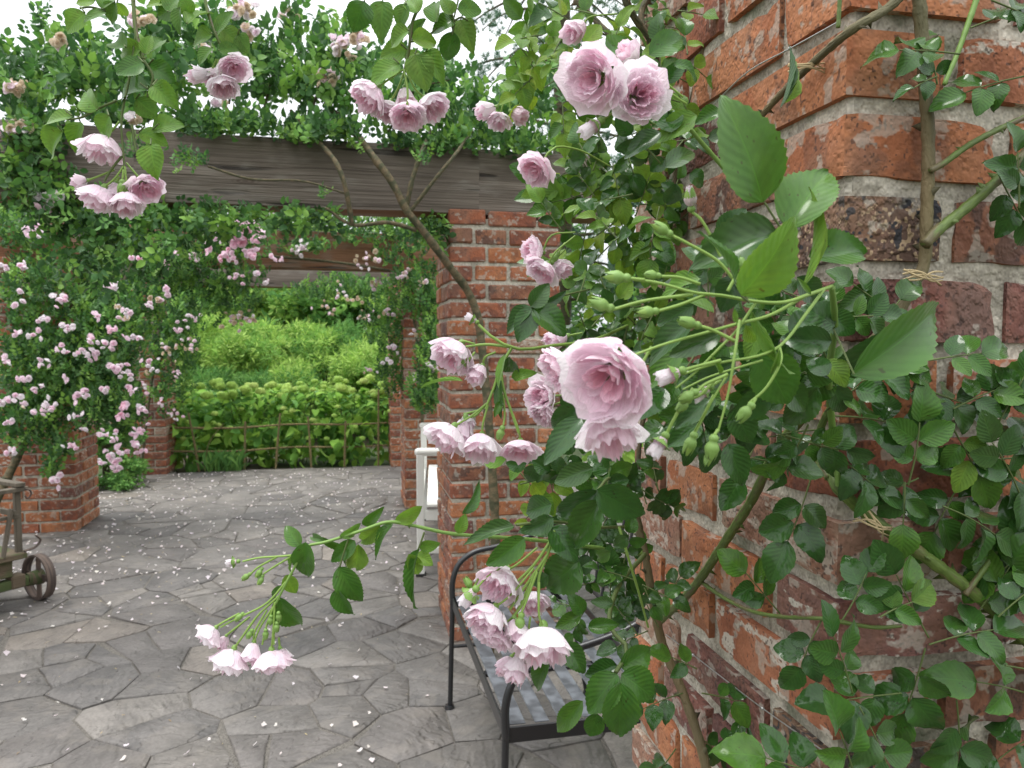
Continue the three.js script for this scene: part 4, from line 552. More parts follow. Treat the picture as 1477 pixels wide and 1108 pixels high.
{ // long shoot reaching over the paving
  const p = new Plant('climbing_rose', 'long thin rose shoot arching over the paving, small pale roses at its tip', G(PU - 0.08, 0, PV + 0.62), 'roses climbing the pergola');
  p.cane([[930, 800, 0.95], [860, 790, 0.88], [760, 778, 0.8], [700, 774, 0.76], [645, 769, 0.74], [590, 757, 0.73], [560, 753, 0.72], [520, 766, 0.72], [470, 782, 0.72], [440, 790, 0.72], [424, 820, 0.72], [408, 850, 0.72], [398, 870, 0.72]].map(([x, y, d]) => P(x, y, d)), 0.0026, 0.0012, GREEN, 16);
  const D = 0.72, l = (bx, by, tx, ty, w, m, o) => p.leaf(bx, by, tx, ty, D + R(-0.012, 0.012), w, m, { hero: true, ...o });
  l(570, 752, 614, 733, 24, 'fresh', { roll: 0.4 }); l(523, 758, 552, 735, 18, 'mid', { roll: 0.4 }); l(490, 775, 524, 757, 16, 'fresh', { roll: 0.5 }); l(566, 754, 533, 803, 18, 'mid', { roll: 0.6 }); l(548, 758, 514, 790, 26, 'fresh', {}); l(462, 776, 518, 799, 18, 'mid', { roll: 0.6 }); l(512, 780, 477, 812, 26, 'mid', {}); l(433, 788, 410, 758, 24, 'mid', {}); l(440, 783, 438, 840, 38, 'mid', { roll: 0.05 }); l(516, 786, 514, 834, 34, 'fresh', {}); l(488, 818, 520, 873, 42, 'mid', { roll: 0.1 }); l(484, 850, 504, 893, 30, 'mid', { roll: 0.4 }); l(508, 780, 488, 820, 18, 'mid', { roll: 0.5 }); l(604, 790, 634, 785, 20, 'fresh', {}); l(604, 792, 582, 876, 20, 'mid', { roll: 0.6 }); l(600, 800, 622, 812, 24, 'fresh', {}); l(590, 800, 607, 835, 24, 'fresh', {});
  l(400, 862, 432, 914, 40, 'mid', { roll: 0.1 }); l(412, 830, 427, 858, 24, 'fresh', {}); l(405, 845, 388, 875, 14, 'mid', { roll: 0.6 }); l(430, 800, 408, 825, 14, 'fresh', { roll: 0.5 }); l(470, 782, 440, 770, 12, 'mid', {});
  p.stemPx([[612, 768, D], [606, 785, D], [600, 800, D]], 0.001, 0.0008, false); p.stemPx([[505, 770, D], [495, 800, D], [487, 830, D]], 0.001, 0.0008, false);
  const s = (a, r = 0.0011) => p.stemPx(a.map(([x, y]) => [x, y, D]), r, r * 0.8);
  s([[438, 800], [400, 803], [372, 805], [350, 810]]); s([[420, 803], [395, 818], [380, 828]]); s([[400, 803], [370, 820], [360, 830]]); s([[412, 840], [385, 870], [340, 893], [318, 905]]); s([[402, 860], [370, 890], [345, 925]]); s([[398, 868], [385, 900], [378, 930]]); s([[396, 868], [395, 905], [395, 930]]); s([[398, 870], [375, 905], [365, 930]]);
  p.bud(337, 811, D, 22, 190, { k: 3 }); for (const [x, y, a] of [[374, 826, 240], [355, 832, 215], [376, 837, 250], [390, 895, 260], [399, 905, 265], [345, 890, 220], [383, 915, 265], [360, 915, 240], [402, 890, 270]]) p.bud(x, y, D, 20, a);
  p.flower('bell', 303, 915, D, 24, [-0.6, -0.7, 0.3], { stem: [[318, 900], [345, 885]] }); p.flower('bell', 332, 952, D, 30, [-0.25, -0.9, 0.3], { stem: [[345, 925], [370, 890]] }); p.flower('bell', 392, 953, D, 31, [0.1, -0.92, 0.3], { stem: [[393, 925], [396, 880]] }); p.flower('half', 364, 938, D, 20, [-0.1, -0.9, 0.3], { stem: [[366, 915], [385, 880]] }); p.flower('half', 322, 925, D + 0.01, 14, [-0.4, -0.8, 0.3], { stem: [[335, 910], [360, 890]] }); p.flower('half', 408, 945, D + 0.01, 18, [0.4, -0.8, 0.2], { stem: [[402, 920]] });
  p.finish();
}
// sprays that hang from overhead
function hanging(label, px0, d, fn) {
  const p = new Plant('climbing_rose', label, P(px0, -330, d), 'rose shoots hanging from overhead'); fn(p, (x, y, w, h, a, m, o = {}) => { const th = (a ?? R(0, 360)) * Math.PI / 180, c = Math.cos(th), s = Math.sin(th), L = Math.max(w, h) / 2; p.leaf(x - c * L, y + s * L, x + c * L, y - s * L, d + R(-0.015, 0.015), Math.min(w, h) * 1.04, m ?? pick(['matt', 'matt', 'fresh']), { hero: true, ...o, stem: [lerp(x - c * L, o.sx ?? x, 0.4), y + s * L - 8, d] }); });
  p.cane([P(px0, -330, d), P(px0 + 200, -480, d + 0.05), P(px0 + (1250 - px0) * 0.6, -560, d + 0.02), P(1250, -420, 0.72), P(1290, -180, 0.7)], 0.003, 0.005, CANE);
  return p.finish();
}
hanging('hanging rose shoot with pale double blooms in front of the grey timber beam end', 190, 0.72, (p, L) => {
  p.cane([P(190, -330, 0.72), P(188, -100, 0.72), P(192, 0, 0.72), P(196, 45, 0.72), P(206, 85, 0.72)], 0.003, 0.0018, CANE, 8);
  for (const l of [[[196, 50], [185, 120], [175, 170], [178, 225], [180, 255]], [[190, 180], [197, 220], [206, 245]], [[168, 145], [145, 155], [115, 170], [95, 172]], [[176, 225], [160, 245], [150, 262]], [[165, 20], [130, 10], [115, 12]], [[206, 85], [220, 110], [212, 140]]]) p.stemPx(l.map(([x, y]) => [x, y, 0.72]), 0.0013, 0.001, false);
  for (const [x, y, w, h, a, m] of [[107, 31, 38, 40, 220], [135, 22, 36, 28, 200], [160, 18, 30, 32, 250], [175, 15, 24, 26, 300, 'fresh'], [122, 0, 30, 26, 180], [155, 0, 30, 26, 60, 'matt'], [184, 72, 40, 30, 190], [212, 64, 26, 30, 80], [187, 97, 42, 32, 200, 'mid'], [186, 130, 54, 44, 185, 'mid'], [233, 104, 44, 34, -30, 'mid'], [211, 156, 40, 32, -40], [236, 136, 42, 34, -40, 'fresh'], [126, 143, 34, 42, 130, 'fresh'], [79, 171, 50, 28, 190, 'fresh'], [73, 208, 42, 50, 230, 'fresh'], [108, 196, 34, 44, 250, 'fresh'], [150, 185, 38, 40, 250, 'fresh'], [240, 180, 44, 42, 20, 'fresh'], [221, 198, 44, 30, -20, 'fresh'], [188, 204, 24, 24, 260, 'fresh'], [219, 230, 40, 44, 275, 'fresh'], [225, 60, 30, 34, 60], [168, 60, 30, 30, 150]]) L(x, y, w, h, a, m);
  p.flower('bell', 146, 212, 0.72, 34, [-0.1, -0.95, 0.25], { stem: [[160, 190], [172, 175]] }); p.flower('bell', 142, 284, 0.72, 31, [-0.35, -0.9, 0.3], { stem: [[165, 258], [178, 240]] }); p.flower('bell', 182, 292, 0.72, 29, [0.1, -0.95, 0.25], { stem: [[182, 265], [180, 240]] }); p.flower('open', 209, 270, 0.73, 27, [0.5, -0.7, 0.4], { stem: [[195, 250], [182, 235]] }); p.flower('half', 165, 275, 0.73, 20, [-0.1, -0.9, 0.2], { stem: [[172, 255]] }); p.flower('half', 117, 262, 0.73, 14, [-0.7, -0.2, 0.2], { stem: [[140, 255], [165, 245]] }); p.bud(175, 270, 0.715, 26, 262, { stem: [[178, 245]] });
});
hanging('hanging rose shoot with one nodding cluster of two mauve pink roses', 300, 0.76, (p, L) => {
  p.cane([P(300, -330, 0.76), P(292, -100, 0.76), P(296, 0, 0.76), P(305, 35, 0.76), P(318, 65, 0.76)], 0.0026, 0.0014, CANE, 6);
  for (const [x, y, w, h, a, m] of [[241, 16, 34, 34, 200, 'mid'], [256, 28, 18, 34, 260, 'matt'], [225, 2, 38, 24, 180], [250, 2, 34, 28, 60, 'matt'], [285, 20, 42, 34, 40, 'fresh'], [288, 55, 38, 32, 200], [322, 30, 26, 40, 60], [335, 55, 42, 30, -40], [295, 78, 30, 26, 220, 'matt'], [330, 70, 30, 24, 10], [268, 8, 28, 30, 120, 'fresh'], [350, 62, 26, 30, -60]]) L(x, y, w, h, a, m);
  p.flower('open', 336, 96, 0.76, 26, [0.2, -0.75, 0.5], { stem: [[325, 75], [316, 60]] }); p.flower('cup', 322, 122, 0.76, 24, [0.2, -0.85, 0.3], { stem: [[318, 85]] }); p.flower('half', 290, 108, 0.765, 20, [-0.9, -0.2, 0.2], { stem: [[312, 85]] }); p.flower('cup', 308, 110, 0.775, 20, [-0.2, -0.8, 0.3], { stem: [[315, 85]] });
});
hanging('hanging rose shoot with four nodding roses and large pale backlit leaves', 600, 0.7, (p, L) => {
  p.cane([P(600, -330, 0.7), P(612, -100, 0.7), P(606, 0, 0.7), P(594, 35, 0.7), P(590, 70, 0.7), P(583, 105, 0.7)], 0.0026, 0.0013, CANE, 6);
  for (const l of [[[592, 60], [610, 57], [630, 40]], [[640, 0], [655, 30], [652, 50]], [[606, 0], [640, -20], [660, -10], [655, 25]], [[655, 30], [665, 25], [675, 30]]]) p.stemPx(l.map(([x, y]) => [x, y, 0.7]), 0.0011, 0.0008, false);
  for (const [x, y, w, h, a, m] of [[518, 23, 40, 46, 250, 'mid'], [550, 27, 38, 52, 265, 'matt'], [579, 24, 32, 40, 250], [573, 53, 38, 36, 210], [614, 57, 40, 32, 0, 'fresh'], [565, 76, 46, 38, 190], [554, 104, 50, 40, 210], [607, 101, 42, 50, -70, 'matt'], [626, 92, 30, 44, -60, 'fresh'], [638, 35, 38, 36, 200, 'mid'], [648, 68, 32, 46, 255, 'mid'], [672, 47, 34, 42, -70, 'matt'], [645, 8, 30, 26, 120, 'matt'], [678, 13, 36, 30, 0, 'matt'], [625, 12, 28, 40, 100], [595, 5, 30, 30, 120, 'fresh'], [600, 40, 20, 34, 60], [595, 78, 24, 16, 30, 'fresh']]) L(x, y, w, h, a, m);
  p.flower('cup', 534, 137, 0.7, 30, [-0.55, -0.7, 0.35], { stem: [[560, 115], [582, 100]] }); p.flower('open', 587, 166, 0.69, 27, [0.05, -0.8, 0.55], { stem: [[588, 130], [583, 100]] }); p.flower('cup', 621, 152, 0.7, 28, [0.5, -0.75, 0.3], { stem: [[600, 130], [586, 102]] }); p.flower('cup', 560, 158, 0.715, 23, [-0.2, -0.9, 0.3], { stem: [[575, 125], [583, 102]] }); p.flower('half', 585, 138, 0.72, 20, [0.1, -0.9, 0.1], { stem: [[586, 110]] });
});
hanging('small hanging rose shoot with three fading pink roses near the conifer', 770, 1.0, (p, L) => {
  p.cane([P(770, -330, 1.0), P(790, -100, 1.0), P(800, 20, 1.0), P(775, 90, 1.0), P(735, 128, 1.0)], 0.0026, 0.0012, CANE);
  for (const [x, y, w, h, a, m] of [[768, 66, 18, 26, 90, 'fresh'], [750, 84, 30, 22, 200, 'fresh'], [758, 108, 24, 32, 250, 'fresh'], [778, 88, 26, 24, 20, 'fresh'], [738, 110, 24, 32, 240, 'fresh'], [801, 58, 28, 22, 60, 'fresh'], [745, 128, 22, 30, 260, 'fresh'], [790, 75, 26, 22, 0, 'fresh'], [812, 80, 24, 28, -40, 'fresh'], [800, 40, 24, 28, 80, 'fresh'], [822, 60, 26, 22, 0]]) L(x, y, w, h, a, m);
  p.flower('half', 704, 158, 1.0, 20, [-0.7, -0.3, 0.3], { stem: [[725, 145], [738, 128]] }); p.flower('bell', 720, 174, 1.0, 19, [-0.1, -0.8, 0.4], { stem: [[726, 150], [738, 128]] }); p.flower('half', 746, 165, 1.0, 18, [0.7, -0.4, 0.2], { stem: [[735, 145]] });
});
// ---------------------------------------------------------------- roses further off: leaf masses, small blooms
const BGLEAF = MP({ color: lin(1, 1, 1), roughness: 0.95, transmission: 0.42, thickness: 0, clearcoat: 0.4, clearcoatRoughness: 0.35, specularIntensity: 0.4, side: THREE.DoubleSide });
const BGMATT = MP({ color: lin(1, 1, 1), roughness: 0.95, transmission: 0.38, thickness: 0, specularIntensity: 0.3, side: THREE.DoubleSide });
function sprayGeo(n, w) { // n leaflets on one stalk, leaflet length 1
  const gs = [], lf = (y, a, s) => { const g = leafGeo({ w, nl: 4, nw: 1, fold: 0.25, curl: R(0, 0.3), wave: 0.03 }); g.scale(s, s, s); g.rotateY(R(-0.5, 0.5)); g.rotateX(R(-0.4, 0.3)); g.rotateZ(a); g.translate(-Math.sin(a) * 0.05, y, 0); gs.push(g); };
  for (let k = 0; k < (n - 1) / 2; k++) for (const s of [-1, 1]) lf(0.3 + k * 0.55, s * R(0.8, 1.3), R(0.7, 0.9)); lf(0.3 + (n - 1) / 2 * 0.5, R(-0.2, 0.2), 1);
  return merge(gs);
}
const SPRAY = [sprayGeo(5, 0.66), sprayGeo(5, 0.7), sprayGeo(7, 0.62)];
function clumpGeo(n, w, len) { const gs = []; for (let i = 0; i < n; i++) { const g = leafGeo({ w, nl: 3, nw: 1, fold: 0.2, curl: 0.2 }), a = R(0, 6.28), e = R(-0.5, 0.9), d = V(Math.cos(a) * Math.cos(e), Math.sin(e), Math.sin(a) * Math.cos(e)); g.scale(len, len, len); g.rotateX(R(-0.6, 0.6)); g.rotateY(R(0, 6.28)); g.applyQuaternion(new THREE.Quaternion().setFromUnitVectors(V(0, 1, 0), d)); g.translate(d.x * R(0.1, 0.7), d.y * R(0.1, 0.6), d.z * R(0.1, 0.7)); gs.push(g); } return merge(gs); }
const CLUMP = [clumpGeo(14, 0.6, 0.5), clumpGeo(14, 0.5, 0.55)], THIN = [clumpGeo(18, 0.26, 0.7), clumpGeo(18, 0.22, 0.75)];
const PAL = { rose: [[0.075, 0.19, 0.04], [0.1, 0.25, 0.048], [0.055, 0.15, 0.038], [0.045, 0.125, 0.034], [0.15, 0.32, 0.055], [0.2, 0.38, 0.06]], bright: [[0.36, 0.54, 0.11], [0.42, 0.6, 0.15], [0.27, 0.46, 0.09], [0.2, 0.38, 0.08]], green: [[0.14, 0.31, 0.07], [0.2, 0.38, 0.09], [0.1, 0.24, 0.06]], conifer: [[0.1, 0.19, 0.12], [0.13, 0.23, 0.15], [0.15, 0.25, 0.14]], hydr: [[0.17, 0.36, 0.06], [0.24, 0.45, 0.07], [0.12, 0.28, 0.06], [0.3, 0.5, 0.08]] };
const cloud = (parent, name, geo, mat, pts, pal, s0, s1, o = {}) => { // pts are points in the parent's frame
  const m = new THREE.InstancedMesh(geo, mat, pts.length), M4 = new THREE.Matrix4(), q = new THREE.Quaternion(), c = new THREE.Color();
  pts.forEach((p, i) => {
    const up = V(R(-1, 1) * (o.tilt ?? 0.8), 1, R(-1, 1) * (o.tilt ?? 0.8)).normalize(); if (o.down) up.set(R(-0.7, 0.7), R(-1, 0.2), R(-0.7, 0.7)).normalize();
    q.setFromUnitVectors(V(0, 1, 0), up).multiply(new THREE.Quaternion().setFromAxisAngle(V(0, 1, 0), R(0, 6.28))); if (o.flat) q.setFromUnitVectors(V(0, 0, 1), V(R(-0.5, 0.5), 1, R(-0.5, 0.5)).normalize()).multiply(new THREE.Quaternion().setFromAxisAngle(V(0, 0, 1), R(0, 6.28)));
    const s = R(s0, s1); m.setMatrixAt(i, M4.compose(p, q, V(s, s, s))); const k = pick(pal), b = R(0.8, 1.2); m.setColorAt(i, c.setRGB(k[0] * b, k[1] * b, k[2] * b));
  });
  m.name = name; m.userData.kind = 'stuff'; parent.add(m); return m;
};
const bloomGeo = [0, 1, 2, 3].map(() => merge([...Array.from({ length: 5 }, (_, i) => petalGeo({ R: 1, H: 0.9, z0: -0.5, A: 0.7, ref: R(0.1, 0.35), ruf: 0.06, cup: 0.55, ph: i * 1.257, nt: 3, ns: 3 })), ...Array.from({ length: 5 }, (_, i) => petalGeo({ R: 0.72, H: 1.05, z0: -0.5, A: 0.65, ref: 0.05, ruf: 0.06, cup: 0.55, ph: i * 1.257 + 0.6, nt: 3, ns: 3 })), ...Array.from({ length: 4 }, (_, i) => petalGeo({ R: 0.42, H: 1.0, z0: -0.45, A: 0.7, ref: 0, ruf: 0.1, cup: 0.6, ph: i * 1.57, nt: 3, ns: 3 }))]));
// blobs in pixels and depth: [x, y, depth, rx px, ry px, rd metres, leaf count]
const blobPts = (blobs, base) => blobs.flatMap(([x, y, d, rx, ry, rd, n]) => Array.from({ length: n }, () => { let a, b, c; do { a = R(-1, 1); b = R(-1, 1); c = R(-1, 1); } while (a * a + b * b + c * c > 1); const k = Math.cbrt(R(0.25, 1)); return P(x + a * rx * k, y + b * ry * k, d + c * rd * k).sub(base); }));
function roseMass(label, base, o) {
  const t = thing('climbing_rose', label, 'climbing rose', base, 0, 'roses climbing the pergola');
  for (const f of o.foliage) { const pts = blobPts(f.blobs, base); cloud(t, 'foliage', pick(SPRAY), BGLEAF, pts, PAL[f.pal], f.s0 ?? 0.026, f.s1 ?? 0.04, { down: f.down, flat: f.flat }); }
  for (const [pts, r0, r1] of o.canes ?? []) part(t, 'cane', tube(pts.map(([x, y, d]) => P(x, y, d).sub(base)), r0, r1, 7, pts.length * 6, 0.07), BARK);
  for (const [x, y, d, n, tone, spread, r] of o.blooms ?? []) for (let i = 0; i < n * (tone === FADED ? 1.9 : 2.0); i++) {
    const s = (r ?? (tone === FADED ? 0.0145 : 0.0152)) * R(0.8, 1.25), sp = (spread ?? 4 + n * 1.15), m = part(t, 'rose_bloom', pick(bloomGeo), PET[tone ? pick(tone) : pick(['pale', 'white', 'pink', 'pale'])], P(x + gauss() * sp, y + gauss() * sp * 0.75, d + R(-0.05, 0.04)).sub(base));
    m.scale.setScalar(s); m.quaternion.copy(quatTo(V(R(-0.6, 0.6), R(-0.9, 0.5), R(0.2, 1)), R(0, 6)));
  }
  return t;
}
const FADED = ['cream', 'white', 'cream', 'pale'], HOT = ['pink', 'pale', 'pink', 'pale', 'rose'];
// on the first beam
roseMass('rose arching over the thick grey timber beam, withered cream flower heads on top', G(0.5, 0, 3.4), {
  canes: [[[[705, 960, 3.38], [715, 800, 3.4], [706, 620, 3.4], [694, 490, 3.41], [688, 452, 3.4], [672, 415, 3.38], [655, 393, 3.34], [612, 335, 3.25], [588, 305, 3.22], [565, 262, 3.2], [540, 228, 3.2], [515, 195, 3.3], [470, 150, 3.5]], 0.024, 0.014], [[[586, 302, 3.22], [594, 262, 3.2], [606, 225, 3.22], [622, 190, 3.4]], 0.011, 0.008], [[[592, 305, 3.22], [625, 262, 3.2], [655, 225, 3.22], [680, 190, 3.4]], 0.009, 0.006], [[[508, 325, 3.15], [498, 270, 3.1], [485, 235, 3.1], [455, 200, 3.2], [420, 160, 3.4]], 0.011, 0.008], [[[600, 332, 3.24], [560, 321, 3.18], [508, 324, 3.15], [470, 300, 3.15]], 0.01, 0.006], ...[[[120, 150], [90, 70], [60, 30]], [[230, 150], [215, 50], [240, 0]], [[330, 150], [350, 40], [330, -10]], [[450, 160], [480, 70], [520, 40]], [[380, 160], [410, 50], [430, 15]], [[560, 190], [600, 130], [650, 115]]].map((l) => [l.map(([x, y]) => [x, y, 3.4]), 0.006, 0.003]), [[[300, 240, 3.06], [360, 258, 3.07], [440, 262, 3.1], [500, 280, 3.12]], 0.005, 0.004]],
  foliage: [
    { pal: 'rose', s0: 0.034, s1: 0.056, blobs: [[40, 130, 3.3, 90, 55, 0.45, 130], [150, 120, 3.35, 90, 55, 0.45, 130], [250, 110, 3.4, 80, 75, 0.45, 150], [340, 95, 3.5, 70, 80, 0.45, 140], [420, 120, 3.5, 70, 70, 0.4, 150], [500, 130, 3.5, 70, 60, 0.4, 130], [590, 160, 3.5, 80, 45, 0.4, 110], [690, 175, 3.55, 90, 50, 0.4, 120], [770, 150, 3.6, 60, 60, 0.4, 80], [640, 120, 3.7, 60, 50, 0.3, 50], [290, 45, 3.5, 60, 45, 0.3, 50], [470, 60, 3.6, 60, 40, 0.3, 45], [90, 80, 3.4, 80, 40, 0.3, 50], [200, 60, 3.4, 60, 40, 0.3, 40], [560, 100, 3.6, 50, 40, 0.3, 30]] },
    { pal: 'rose', s0: 0.03, s1: 0.046, blobs: [[320, 186, 3.2, 90, 22, 0.2, 150], [460, 196, 3.25, 90, 20, 0.2, 160], [620, 213, 3.4, 90, 15, 0.2, 120], [740, 215, 3.5, 80, 20, 0.2, 120], [180, 172, 3.2, 90, 22, 0.2, 90], [60, 200, 3.05, 55, 45, 0.15, 140], [20, 255, 3.05, 40, 45, 0.15, 110]] },
    { pal: 'rose', down: 1, s0: 0.032, s1: 0.046, blobs: [[150, 310, 3.1, 110, 45, 0.2, 200], [300, 310, 3.15, 110, 34, 0.2, 150], [430, 310, 3.25, 70, 22, 0.2, 60], [60, 260, 3.05, 60, 50, 0.2, 120], [120, 350, 3.1, 60, 45, 0.2, 70], [620, 330, 3.5, 30, 30, 0.15, 40], [230, 345, 3.0, 80, 30, 0.15, 36], [110, 380, 3.0, 50, 30, 0.15, 22], [150, 400, 3.0, 40, 20, 0.1, 10]] },
    { pal: 'rose', s0: 0.02, s1: 0.028, blobs: [[270, 238, 2.98, 34, 20, 0.05, 16], [620, 232, 3.17, 26, 10, 0.04, 7], [520, 215, 3.14, 14, 10, 0.04, 4], [465, 285, 3.1, 12, 10, 0.04, 4], [200, 225, 2.95, 30, 16, 0.05, 14]] },
    ...[[[120, 140], [90, 70], [60, 30]], [[230, 120], [215, 50], [240, 0]], [[330, 110], [350, 40], [330, -10]], [[450, 130], [480, 70], [520, 40]], [[60, 140], [20, 90], [-10, 70]], [[560, 170], [600, 130], [650, 115]], [[380, 120], [410, 50], [430, 15]]].map((l) => ({ pal: 'rose', s0: 0.034, s1: 0.05, blobs: Array.from({ length: 7 }, (_, k) => { const t = k / 6, i = t < 0.5 ? 0 : 1, q = (t - i * 0.5) * 2; return [lerp(l[i][0], l[i + 1][0], q), lerp(l[i][1], l[i + 1][1], q), 3.4, 14, 12, 0.05, 3]; }) }))],
  blooms: [[20, 125, 3.0, 9, FADED, 14], [18, 185, 3.0, 8, FADED, 13], [85, 60, 3.0, 6, FADED, 10], [205, 28, 3.1, 6, FADED, 10], [350, 15, 3.2, 10, FADED, 16], [360, 45, 3.2, 4, FADED, 8], [470, 110, 3.3, 12, FADED, 14], [495, 65, 3.3, 14, FADED, 18], [515, 55, 3.3, 6, FADED, 10], [415, 20, 3.4, 4, FADED, 8], [190, 172, 3.0, 3, FADED, 8], [70, 290, 3.0, 5, undefined, 12], [85, 300, 3.2, 3, HOT, 8], [28, 178, 3.0, 5, FADED, 12], [290, 70, 3.2, 4, FADED, 9], [320, 150, 3.2, 3, FADED, 8]],
});
// on the left pillar behind the cart
roseMass('rose smothering the pillar behind the old cart with pale pink double blooms', G(-2.1, 0, 6.0), {
  canes: [[[[-12, 735, 5.1], [10, 690, 5.2], [32, 645, 5.3], [60, 580, 5.35], [90, 480, 5.4], [120, 380, 5.45]], 0.03, 0.016], [[[140, 620, 5.4], [150, 520, 5.4], [165, 440, 5.4], [190, 380, 5.5]], 0.012, 0.01]],
  foliage: [{ pal: 'rose', s0: 0.03, s1: 0.046, blobs: [[40, 430, 5.3, 60, 70, 0.35, 325], [60, 530, 5.25, 80, 70, 0.3, 525], [150, 500, 5.25, 70, 90, 0.3, 525], [40, 610, 5.2, 60, 50, 0.25, 287], [140, 590, 5.2, 70, 45, 0.25, 300], [185, 600, 5.3, 26, 70, 0.2, 200], [130, 440, 5.4, 60, 50, 0.3, 212], [200, 440, 5.5, 50, 60, 0.3, 250], [30, 330, 5.4, 60, 50, 0.3, 250], [85, 650, 5.1, 30, 22, 0.1, 62], [75, 680, 5.05, 14, 18, 0.06, 27]] },
    { pal: 'rose', s0: 0.03, s1: 0.046, blobs: [[100, 540, 5.4, 100, 100, 0.2, 325], [190, 380, 5.7, 80, 50, 0.3, 287], [250, 400, 5.8, 60, 40, 0.3, 175]] },
    { pal: 'rose', s0: 0.03, s1: 0.046, blobs: [[190, 500, 5.2, 22, 60, 0.15, 75], [70, 400, 5.2, 20, 40, 0.1, 37], [180, 580, 5.1, 24, 40, 0.12, 62]] }],
  blooms: [[46, 335, 4.94, 6], [87, 372, 4.89, 1], [35, 383, 4.89, 3], [5, 387, 4.89, 2], [28, 422, 4.89, 1], [27, 434, 4.89, 2], [85, 432, 4.89, 4], [99, 472, 4.84, 4], [26, 478, 4.84, 2], [52, 482, 4.84, 2], [87, 505, 4.84, 3], [131, 491, 4.84, 3], [127, 511, 4.84, 7], [152, 498, 4.84, 3], [65, 524, 4.84, 3], [32, 547, 4.84, 3], [94, 548, 4.84, 1], [118, 569, 4.84, 6], [169, 529, 4.84, 5], [178, 540, 4.84, 3], [163, 474, 4.84, 3, HOT], [179, 486, 4.84, 1], [200, 486, 4.89, 2], [179, 453, 4.89, 6, FADED], [222, 434, 4.99, 5, FADED], [240, 422, 5.04, 2], [200, 372, 4.99, 3, HOT], [160, 413, 4.94, 3], [130, 361, 4.94, 1], [19, 577, 4.84, 3], [32, 585, 4.84, 2, FADED], [45, 592, 4.84, 1], [70, 587, 4.84, 6], [176, 590, 4.84, 7, HOT], [200, 590, 4.84, 3], [200, 619, 4.89, 4], [148, 628, 4.84, 3], [162, 628, 4.84, 3], [168, 652, 4.84, 6], [198, 645, 4.89, 6], [162, 669, 4.84, 5], [148, 664, 4.84, 2], [102, 639, 4.95, 4], [80, 694, 4.95, 4, ['white', 'pale']], [20, 650, 4.84, 3], [119, 616, 4.84, 1], [8, 577, 4.84, 2], [60, 460, 4.89, 2], [140, 455, 4.89, 2], [10, 520, 4.89, 2], [190, 560, 4.84, 3], [110, 600, 4.84, 2], [55, 560, 4.84, 2], [150, 560, 4.84, 2], [15, 610, 4.84, 2], [210, 520, 4.94, 2]],
});
roseMass('rose over the second beam with a large cluster of bright pink blooms', G(-1.2, 0, 6.2), {
  canes: [[[[150, 430, 5.7], [220, 390, 5.75], [330, 370, 5.85], [480, 378, 6.0], [590, 395, 6.1]], 0.016, 0.01]],
  foliage: [{ pal: 'rose', blobs: [[340, 345, 5.6, 70, 40, 0.3, 320], [270, 370, 5.6, 60, 30, 0.25, 150], [320, 400, 5.7, 80, 26, 0.25, 150], [440, 360, 5.9, 50, 14, 0.15, 80], [580, 350, 6.0, 60, 50, 0.3, 220]] }, { pal: 'rose', blobs: [[420, 325, 6.1, 90, 30, 0.3, 260], [520, 330, 6.1, 90, 32, 0.3, 260], [340, 430, 5.7, 50, 40, 0.2, 120], [300, 440, 5.7, 40, 40, 0.2, 90]] }],
  blooms: [[350, 338, 5.12, 26, HOT, 17, 0.024], [327, 367, 5.12, 8, HOT, 9], [364, 367, 5.12, 8, HOT, 8], [298, 359, 5.15, 3, HOT], [352, 313, 5.12, 4, HOT], [382, 307, 5.4, 6, ['white', 'pale']], [312, 342, 5.15, 5], [252, 365, 5.4, 2], [279, 373, 5.4, 3], [401, 375, 5.4, 3, HOT], [373, 396, 5.4, 1], [340, 400, 5.4, 3], [384, 405, 5.4, 1], [336, 464, 5.6, 7, FADED, 12], [358, 456, 5.6, 5, FADED], [430, 362, 5.8, 4, ['white', 'pale']], [440, 352, 5.8, 2, ['white']], [530, 375, 5.8, 8, FADED, 12], [585, 395, 5.9, 5, FADED], [242, 380, 5.4, 5]],
});
roseMass('rose on the pillar beside the hydrangea hedge with faded pale blooms', G(-2.0, 0, 8.4), {
  canes: [[[[205, 668, 7.75], [212, 600, 7.75], [225, 520, 7.8], [250, 440, 7.9]], 0.014, 0.01]],
  foliage: [{ pal: 'rose', s1: 0.05, blobs: [[230, 500, 7.7, 40, 60, 0.3, 260], [255, 470, 7.8, 30, 60, 0.3, 160], [240, 570, 7.7, 24, 40, 0.2, 90]] }, { pal: 'rose', s1: 0.05, blobs: [[272, 470, 7.8, 28, 50, 0.3, 120], [268, 540, 7.8, 20, 50, 0.2, 90], [250, 440, 7.8, 50, 30, 0.3, 110]] }],
  blooms: [[263, 475, 7.5, 5], [276, 459, 7.5, 4], [271, 499, 7.5, 7, FADED], [242, 508, 7.4, 7, FADED], [202, 558, 7.4, 3], [218, 535, 7.4, 3, FADED], [256, 538, 7.5, 3], [236, 580, 7.5, 3], [252, 600, 7.5, 4]],
});
